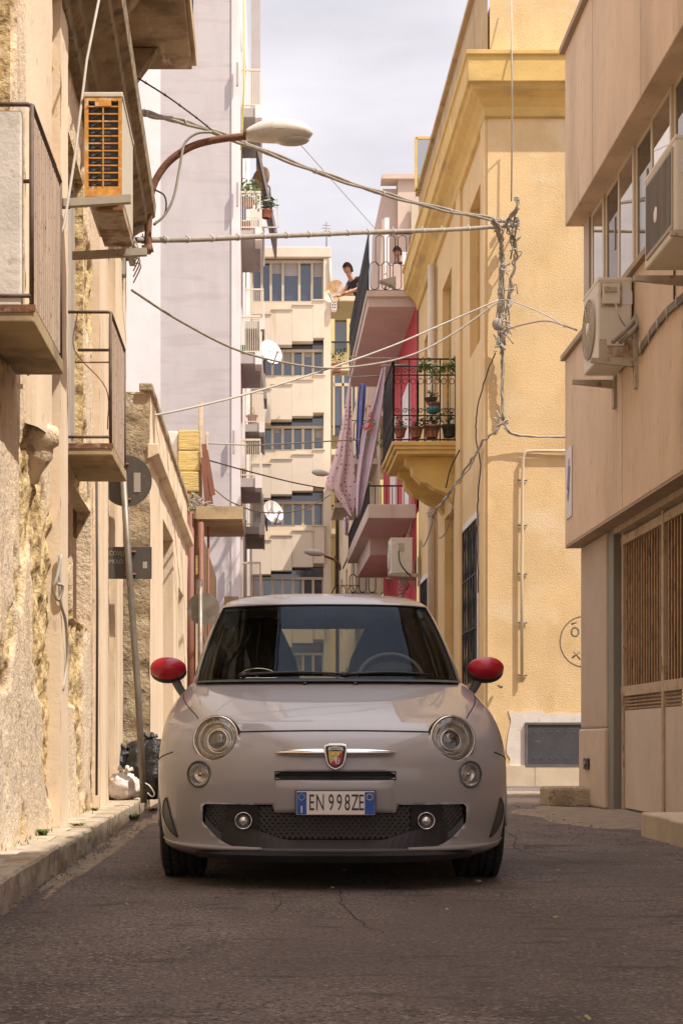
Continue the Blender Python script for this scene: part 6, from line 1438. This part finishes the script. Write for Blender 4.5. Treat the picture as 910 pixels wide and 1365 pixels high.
# chrome whiskers and badge
mb = MB(); zb = .596
for s in (-1, 1):
    pts = [sp(s*x, zb, .012) for x in lin(.04, .262, 16)]
    N = len(pts); vs = []
    for i, p in enumerate(pts):
        h = .016*(1-(i/(N-1))**2.2)**.6+.0015; d = .016*(1-(i/(N-1))**3)**.6+.003
        for k in range(12):
            t = 2*math.pi*k/12; vs.append(p+Vector((0, -d*math.cos(t), h*math.sin(t))))
    mb.add(vs, [(i*12+k, i*12+(k+1) % 12, (i+1)*12+(k+1) % 12, (i+1)*12+k) for i in range(N-1) for k in range(12)], '', True)
cadd(mb, 'chrome_moustache', 'chrome')
def shield(sc_, y, d, zc=.581):
    half = [(0, .062), (.030, .062), (.052, .057), (.054, .045), (.050, .015), (.044, -.018), (.037, -.037), (.020, -.052), (0, -.060)]
    pts = half+[(-x, z) for x, z in reversed(half[1:-1])]
    return [Vector((x*sc_, y, zc+z*sc_)) for x, z in pts], (0, d, 0)
yb = surf_y(0, .58)-.03
bg_ = cadd(MB().prism(*shield(.95, yb, .03)), 'badge', 'chrome', bevel=.003)
cadd(MB().prism(*shield(.82, yb-.003, .01)), 'badge_field', 'plate_black', bg_)
def poly(pts, y, mat, name, d=.002, parent=None): return cadd(MB().prism([Vector((x, y, .581+z)) for x, z in pts], (0, d, 0)), name, mat, parent or bg_)
inner = [(-.031, .026), (.031, .026), (.030, -.004), (.024, -.026), (0, -.041), (-.024, -.026), (-.030, -.004)]
poly([(-.031, .026), (.031, .026), (-.022, -.029), (-.030, -.004)], yb-.005, 'badge_yellow', 'crest_field')
poly([(.031, .0262), (.030, -.004), (.024, -.026), (0, -.041), (-.0215, -.029)], yb-.0052, 'badge_red', 'crest_field')
poly([(-.034, .029), (-.030, .044), (0, .047), (.030, .044), (.034, .029), (0, .032)], yb-.005, 'plate_white', 'crest_banner')
MT = Matrix.Translation((0, yb-.0055, .581+.0375)) @ Matrix.Rotation(R(90), 4, 'X')
text_mesh('ABARTH', .0135, 'plate_black', 'banner_lettering', bg_, MT, .0004, .95)
mb = MB(); y = yb-.007; bz = .581
mb.sphere((0, y, bz-.008), (.008, .003, .012), 10)
mb.tube([(0, y, bz-.018), (.004, y, bz-.028), (.012, y, bz-.028), (.015, y, bz-.018), (.012, y, bz-.010)], [.004, .0035, .003, .0025, .001], 6)
for s in (-1, 1):
    mb.tube([(s*.003, y, bz+.002), (s*.013, y, bz+.008), (s*.010, y, bz+.018), (s*.004, y, bz+.017)], [.0025, .003, .0035, .001], 6)
    for k in range(3): mb.tube([(s*.005, y, bz-.004-k*.005), (s*.014, y, bz-.001-k*.006), (s*.019, y, bz-.008-k*.006)], .0013, 5)
cadd(mb, 'crest_emblem', 'plate_white', bg_)
# raised panel that carries the plate
mb = MB(); xs = lin(-.258, .258, 24); zs_ = [.342, .347, .36, .40, .44, .476, .481]; vs = []
for z in zs_:
    for x in xs:
        ed = min(1, (.262-abs(x))/.012, (z-.340)/.006, (.483-z)/.006); vs.append(Vector((x, surf_y(x, z)-.009*max(0, ed)+.003*(1-max(0, ed)), z)))
mb.add(vs, [(j*25+i, j*25+i+1, (j+1)*25+i+1, (j+1)*25+i) for j in range(6) for i in range(24)], '', True); cadd(mb, 'plate_panel', 'car_paint')
# --- number plate
yp = surf_y(0, .385)-.034
pl = cadd(MB().box(-.170, .170, yp, yp+.024, .330, .433), 'number_plate', 'plate_white', bevel=.004)
cadd(MB().box(-.174, .174, yp+.003, yp+.026, .326, .437), 'plate_holder', 'black_plastic', pl, bevel=.004)
for s in (-1, 1): cadd(MB().box(s*.168, s*.126, yp-.0012, yp+.004, .333, .430), 'blue_band', 'plate_blue', pl)
MT = lambda x, z, y: Matrix.Translation((x, y, z)) @ Matrix.Rotation(R(90), 4, 'X')
for ch, x in zip('EN998ZE', [-.104, -.067, -.019, .016, .051, .084, .111]):
    text_mesh(ch, .100, 'plate_black', 'plate_character', pl, MT(x, .381, yp-.0006), .0008, .52)
text_mesh('I', .045, 'plate_white', 'country_letter', pl, MT(-.147, .353, yp-.0016), .0008, 1.1)
mb = MB()
for k in range(12):
    t = 2*math.pi*k/12; mb.obox((-.147+math.cos(t)*.013, yp-.0022, .408+math.sin(t)*.013), (.0016, 0, 0), (0, .0006, 0), (0, 0, .0016))
cadd(mb, 'star_ring', 'plate_yellow', pl)
cadd(MB().tube([Vector((.147+math.cos(t)*.013, yp-.002, .408+math.sin(t)*.013)) for t in [2*math.pi*k/20 for k in range(20)]], .0018, 5, closed=True), 'round_sticker', 'plate_yellow', pl)
# --- lamps
for s, c, nn in HL:
    h = cadd(MB().lathe([(.106, -.045), (.106, .006), (.102, .012), (.098, .010), (.095, -.005)], c, nn, 48), 'headlight', 'chrome')
    cadd(MB().lathe([(.109, -.03), (.1095, .000), (.107, .003), (.105, -.01)], c, nn, 48), 'surround', 'seam', h)
    cadd(MB().lathe([(.096, .004), (.088, -.012), (.080, -.012), (.074, -.030), (.058, -.034), (.056, -.05), (.03, -.06), (.001, -.06)], c, nn, 40), 'reflector_bowl', 'lamp_inner', h)
    cadd(MB().lathe([(.080, -.016), (.081, -.006), (.076, -.004), (.070, -.020), (.069, -.032)], c, nn, 44), 'inner_ring', 'chrome', h)
    cadd(MB().lathe([(.068, -.034), (.060, -.040), (.052, -.04)], c, nn, 40), 'lamp_annulus', 'lamp_inner', h)
    cadd(MB().lathe([(.049, -.052), (.050, -.022), (.046, -.016), (.041, -.018), (.040, -.03)], c, nn, 36), 'projector_ring', 'chrome', h)
    cadd(MB().lathe([(.0405, -.03), (.034, -.018), (.02, -.012), (.001, -.009)], c, nn, 28), 'projector_lens', 'window_glass', h)
    u = nn.cross(Vector((0, 0, 1))).normalized(); vv = u.cross(nn)
    mb = MB(); tt = R(-25) if s < 0 else R(205)
    for k in range(7):
        t = R(60+k*10); mb.obox(c+nn*(-.008)+(u*math.cos(t)+vv*math.sin(t))*.085, u*.0035, nn*.002, vv*.005)
    cadd(mb, 'led_row', 'plate_white', h)
    cadd(MB().lathe([(.0975, .008), (.088, .020), (.065, .029), (.035, .034), (.001, .036)], c, nn, 40), 'lens_cover', 'lamp_glass', h)
for s, c, nn in FG:
    h = cadd(MB().lathe([(.062, -.02), (.062, .003), (.058, .009), (.054, .004)], c, nn, 36), 'running_lamp', 'trim_grey')
    cadd(MB().lathe([(.052, .003), (.045, -.014), (.03, -.026), (.001, -.030)], c, nn, 30), 'reflector_bowl', 'lamp_inner', h)
    cadd(MB().sphere(c+nn*(-.012), (.013, .013, .013), 12), 'bulb', 'reflector', h)
    cadd(MB().lathe([(.052, .004), (.04, .013), (.02, .018), (.001, .019)], c, nn, 30), 'lens_cover', 'lamp_glass', h)
# --- greenhouse
def gh_part(rsel, csel):
    mb = MB(); used = {}; n = len(ring(RG[0])); R_ = [ring(r) for r in RG]; vs = []; fs = []
    def V(i, k):
        k %= n
        if (i, k) not in used: used[(i, k)] = len(vs); vs.append(R_[i][k])
        return used[(i, k)]
    for i in range(len(R_)-1):
        for k in range(n):
            if rsel(i, k) and csel(i, k): fs.append((V(i, k), V(i, k+1), V(i+1, k+1), V(i+1, k)))
    mb.add(vs, fs, '', True); mb.used = used; return mb
n = len(ring(RG[0])); TOPR = 25; A_ = 19
def half(k): return k if k < n/2 else n-1-k
def is_ws(i, k): return half(k) < A_ and i < TOPR
S0, S1, S2, S3 = NQ+1, NQ+10, NQ+11, NQ+19
def is_sg(i, k):
    h = half(k); return (A_+2 <= h < S1 or S2 <= h < S3) and 3 <= i < TOPR-2
def is_rg(i, k): return half(k) >= NQ+NS+2 and 4 <= i < TOPR
def is_any(i, k): return is_ws(i, k) or is_sg(i, k) or is_rg(i, k)
gm = gh_part(lambda i, k: True, lambda i, k: not is_any(i, k))
gm.f.append(tuple(gm.used[(len(RG)-1, k)] for k in range(n))); gm.m.append(0); gm.sm.append(True)
cab = cadd(gm, 'roof_and_pillars', 'car_paint'); so = cab.modifiers.new('thick', 'SOLIDIFY'); so.thickness = .03; so.offset = -1; so.use_rim = True
cadd(gh_part(is_ws, lambda i, k: True), 'windscreen', 'windscreen')
for sgn, nm in ((0, 'side_window'), (1, 'side_window')):
    cadd(gh_part(is_sg, lambda i, k: (k < n/2) == (sgn == 0)), nm, 'side_glass')
cadd(gh_part(is_rg, lambda i, k: True), 'rear_window', 'side_glass')
# black border of the windscreen
mb = MB(); RR = [ring(r) for r in RG]
edge = [Vector(RR[TOPR][k % n]) for k in range(-A_, A_+1)]
mb.tube([e+Vector((0, -.002, 0)) for e in edge], .006, 6)
for s in (-1, 1): mb.tube([Vector(RR[i][(s*A_) % n])+Vector((0, -.002, 0)) for i in range(0, TOPR+1)], .006, 6)
cadd(mb, 'windscreen_seal', 'seam')
mb = MB(); pts0 = [Vector(RR[1][k % n]) for k in range(-A_-1, A_+2)]
for i in range(len(pts0)-1):
    a, b = pts0[i], pts0[i+1]; u = Vector((0, -.075, -.012)); mb.quad(a+u+Vector((0, 0, .0)), b+u, b+Vector((0, .03, .006)), a+Vector((0, .03, .006)))
cowl = cadd(mb, 'cowl_panel', 'black_plastic')
# wipers
for pv, tip in ((Vector((-.43, 1.15, .975)), Vector((.10, 1.075, .984))), (Vector((.08, 1.03, .972)), Vector((.53, 1.22, .985)))):
    def wp(t):
        x = pv.x+(tip.x-pv.x)*t; z = 1.0; y = surf_y(x, z, RG); return Vector((x, y-.02, .985+.012*math.sin(t*3)))
    wpr = cadd(MB().tube([wp(t) for t in lin(0, 1, 10)], [.011, .010, .009, .008, .008, .007, .007, .006, .006, .006, .004], 6), 'wiper', 'black_plastic')
    cadd(MB().tube([wp(t)+Vector((0, .006, -.012)) for t in lin(.15, 1.1, 10)], .006, 5), 'wiper_blade', 'rubber', wpr)
    cadd(MB().sphere(wp(0), (.025, .02, .016), 10), 'wiper_pivot', 'black_plastic', wpr)
for x in (-.12, .13): cadd(MB().sphere((x, surf_y(x, .93)-.0, .935), (.012, .015, .009), 10), 'washer_nozzle', 'black_plastic')
# interior
mb = MB(); N = 24
dp = []
for i in range(N+1):
    x = -.60+1.2*i/N; y0 = surf_y(x, .96, RG)+.03
    hump = .03*math.exp(-((x-.33)/.2)**2)
    dp.append([(x, y0, .945), (x, y0+.22, .965+hump*.3), (x, y0+.42, .975+hump), (x, y0+.47, .95+hump*.5), (x, y0+.5, .86)])
mb.add([p for q in dp for p in q], [(i*5+k, i*5+k+1, (i+1)*5+k+1, (i+1)*5+k) for i in range(N) for k in range(4)], '', True); cadd(mb, 'dashboard', 'cabin')
for s in (-1, 1):
    prof = [(0, .24, .9), (.2, .245, 1.02), (.45, .22, 1.12), (.62, .17, 1.22), (.78, .13, 1.30), (.95, .115, 1.35), (1.0, .08, 1.365)]
    vs = []; 
    for t, hw, z in prof:
        for k in range(16):
            a = 2*math.pi*k/16; cx, sy = math.cos(a), math.sin(a)
            vs.append((s*.36+hw*.92*math.copysign(abs(cx)**.6, cx), 2.18+.16*t+(.07 if t < .7 else .05)*math.copysign(abs(sy)**.7, sy), z))
    mb = MB().add(vs, [(i*16+k, i*16+(k+1) % 16, (i+1)*16+(k+1) % 16, (i+1)*16+k) for i in range(len(prof)-1) for k in range(16)]+[tuple((len(prof)-1)*16+k for k in range(16))], '', True)
    st = cadd(mb, 'front_seat', 'seat_cloth')
    cadd(MB().tube([(s*.36-.03, 2.26, 1.26), (s*.36-.035, 2.245, 1.21), (s*.36+.035, 2.245, 1.21), (s*.36+.03, 2.26, 1.26)], .006, 6), 'belt_slot', 'trim_grey', st)
    cadd(MB().sphere((s*.30, 2.95, 1.03), (.12, .05, .06), 12), 'rear_headrest', 'seat_cloth')
mb = MB(); mb.box(-.60, .60, 2.86, 3.05, .93, .99); cadd(mb, 'rear_seat', 'seat_cloth', bevel=.02)
wc = Vector((.35, 1.66, .97)); wa = Vector((0, -.85, .5)).normalized(); wu = Vector((1, 0, 0)); wv = wa.cross(wu)
sw = cadd(MB().tube([wc+(wu*math.cos(t)+wv*math.sin(t))*.175 for t in [2*math.pi*k/36 for k in range(36)]], .014, 8, closed=True), 'steering_wheel', 'trim_grey')
cadd(MB().lathe([(.06, .03), (.05, 0), (.001, -.01)], wc, wa, 16), 'hub', 'cabin', sw)
for t in (0, math.pi, -math.pi/2): cadd(MB().bar(wc, wc+(wu*math.cos(t)+wv*math.sin(t))*.17, .03, .012), 'spoke', 'cabin', sw)
cadd(MB().sphere((.35, 1.60, 1.0), (.15, .08, .075), 14), 'instrument_hood', 'cabin')
v_ = cadd(MB().tube([Vector((-.36+.10*math.cos(t), 1.42, .985+max(-.005, .045*math.sin(t)))) for t in [2*math.pi*k/30 for k in range(30)]], .0035, 6, closed=True), 'dash_reflection_ring', 'chrome')  # chrome loop and pin modelled in place of a light ring reflected on the dash
cadd(MB().tube([(-.37, 1.42, .985), (-.355, 1.42, 1.0), (-.33, 1.42, 1.003)], .005, 5), 'dash_reflection_pin', 'chrome', v_)
im = cadd(MB().sphere((0, 1.86, 1.30), (.125, .02, .034), 18), 'rear_view_mirror', 'black_plastic')
cadd(MB().tube([(0, 1.87, 1.32), (0, 1.80, 1.385)], .012, 6), 'mirror_stalk', 'black_plastic', im)
# --- door mirrors
for s in (-1, 1):
    def fn(d, s=s): return 1-.10*max(0, d.x*s)**2+.05*max(0, -d.x*s)
    c = Vector((s*.842, 1.47, 1.022))
    m_o = cadd(MB().sphere(c+Vector((0, -.02, .010)), (.098, .078, .060), 24, fn=fn), 'door_mirror', 'mirror_red')
    cadd(MB().sphere(c+Vector((0, .008, -.006)), (.099, .060, .062), 24, fn=fn), 'mirror_base', 'black_plastic', m_o)
    cadd(MB().sphere(c+Vector((0, .050, .0)), (.088, .022, .052), 20), 'mirror_glass', 'chrome', m_o)
    cadd(MB().tube([c+Vector((-s*.035, .01, -.035)), c+Vector((-s*.060, .01, -.085)), c+Vector((-s*.095, .015, -.14)), c+Vector((-s*.125, .02, -.175))], [.026, .023, .022, .03], 10), 'mirror_stalk', 'trim_grey', m_o)
# --- wheels
def wheel(s, ay):
    cx = s*.702; w2 = .098
    prof = [(.215, -w2+.01), (.235, -w2-.002), (.262, -w2-.006), (.284, -w2+.006), (.294, -w2+.022), (.297, -.066), (.297, -.060), (.289, -.058), (.289, -.050), (.297, -.048), (.297, -.018), (.289, -.016), (.289, -.008), (.297, -.006),
            (.297, .012), (.289, .014), (.289, .022), (.297, .024), (.297, .052), (.289, .054), (.289, .062), (.297, .064), (.294, w2-.022), (.284, w2-.006), (.262, w2+.006), (.235, w2+.002), (.215, w2-.01)]
    wr = bpy.data.objects.new('wheel', None); COL.objects.link(wr); wr.parent = car; wr.location = (0, 0, 0)
    mb = MB().lathe(prof, (cx, ay, WR), (1, 0, 0), 72)
    for k in range(60):
        a = 2*math.pi*k/60
        for dx, tilt in ((-.078, .25), (-.034, -.25), (.038, .25), (.080, -.25)):
            c = Vector((cx+dx, ay+math.cos(a)*.2965, WR+math.sin(a)*.2965)); tn = Vector((0, -math.sin(a), math.cos(a))); rn = Vector((0, math.cos(a), math.sin(a)))
            mb.obox(c, Vector((1, 0, 0))*.012+tn*tilt*.012, tn*.008, rn*.0035)
    cadd(mb, 'tyre', 'rubber', wr)
    mb = MB().lathe([(.216, -.09), (.216, .09), (.205, .095), (.198, .06), (.19, .02), (.001, .02)], (cx, ay, WR), (s, 0, 0), 40)
    for k in range(5):
        a = 2*math.pi*k/5+.3
        for q in (-.12, .12):
            p0 = Vector((cx+s*.085, ay+math.cos(a)*.04, WR+math.sin(a)*.04)); p1 = Vector((cx+s*.092, ay+math.cos(a+q)*.205, WR+math.sin(a+q)*.205)); mb.bar(p0, p1, .022, .02)
    mb.lathe([(.06, .06), (.055, .1), (.001, .102)], (cx, ay, WR), (s, 0, 0), 20)
    cadd(mb, 'rim', 'rim_metal', wr)
for s in (-1, 1):
    for ay in (AX_F, AX_R): wheel(s, ay)
for s in (-1, 1): cadd(MB().sphere((s*.62, 3.50, .72), (.07, .09, .12), 16), 'tail_light', 'tail_red')
cadd(MB().box(-.3, .3, 3.60, 3.675, .60, .66), 'boot_handle', 'chrome', bevel=.01)
car.location = (CARX, CARY, 0); car.rotation_euler.z = -.012
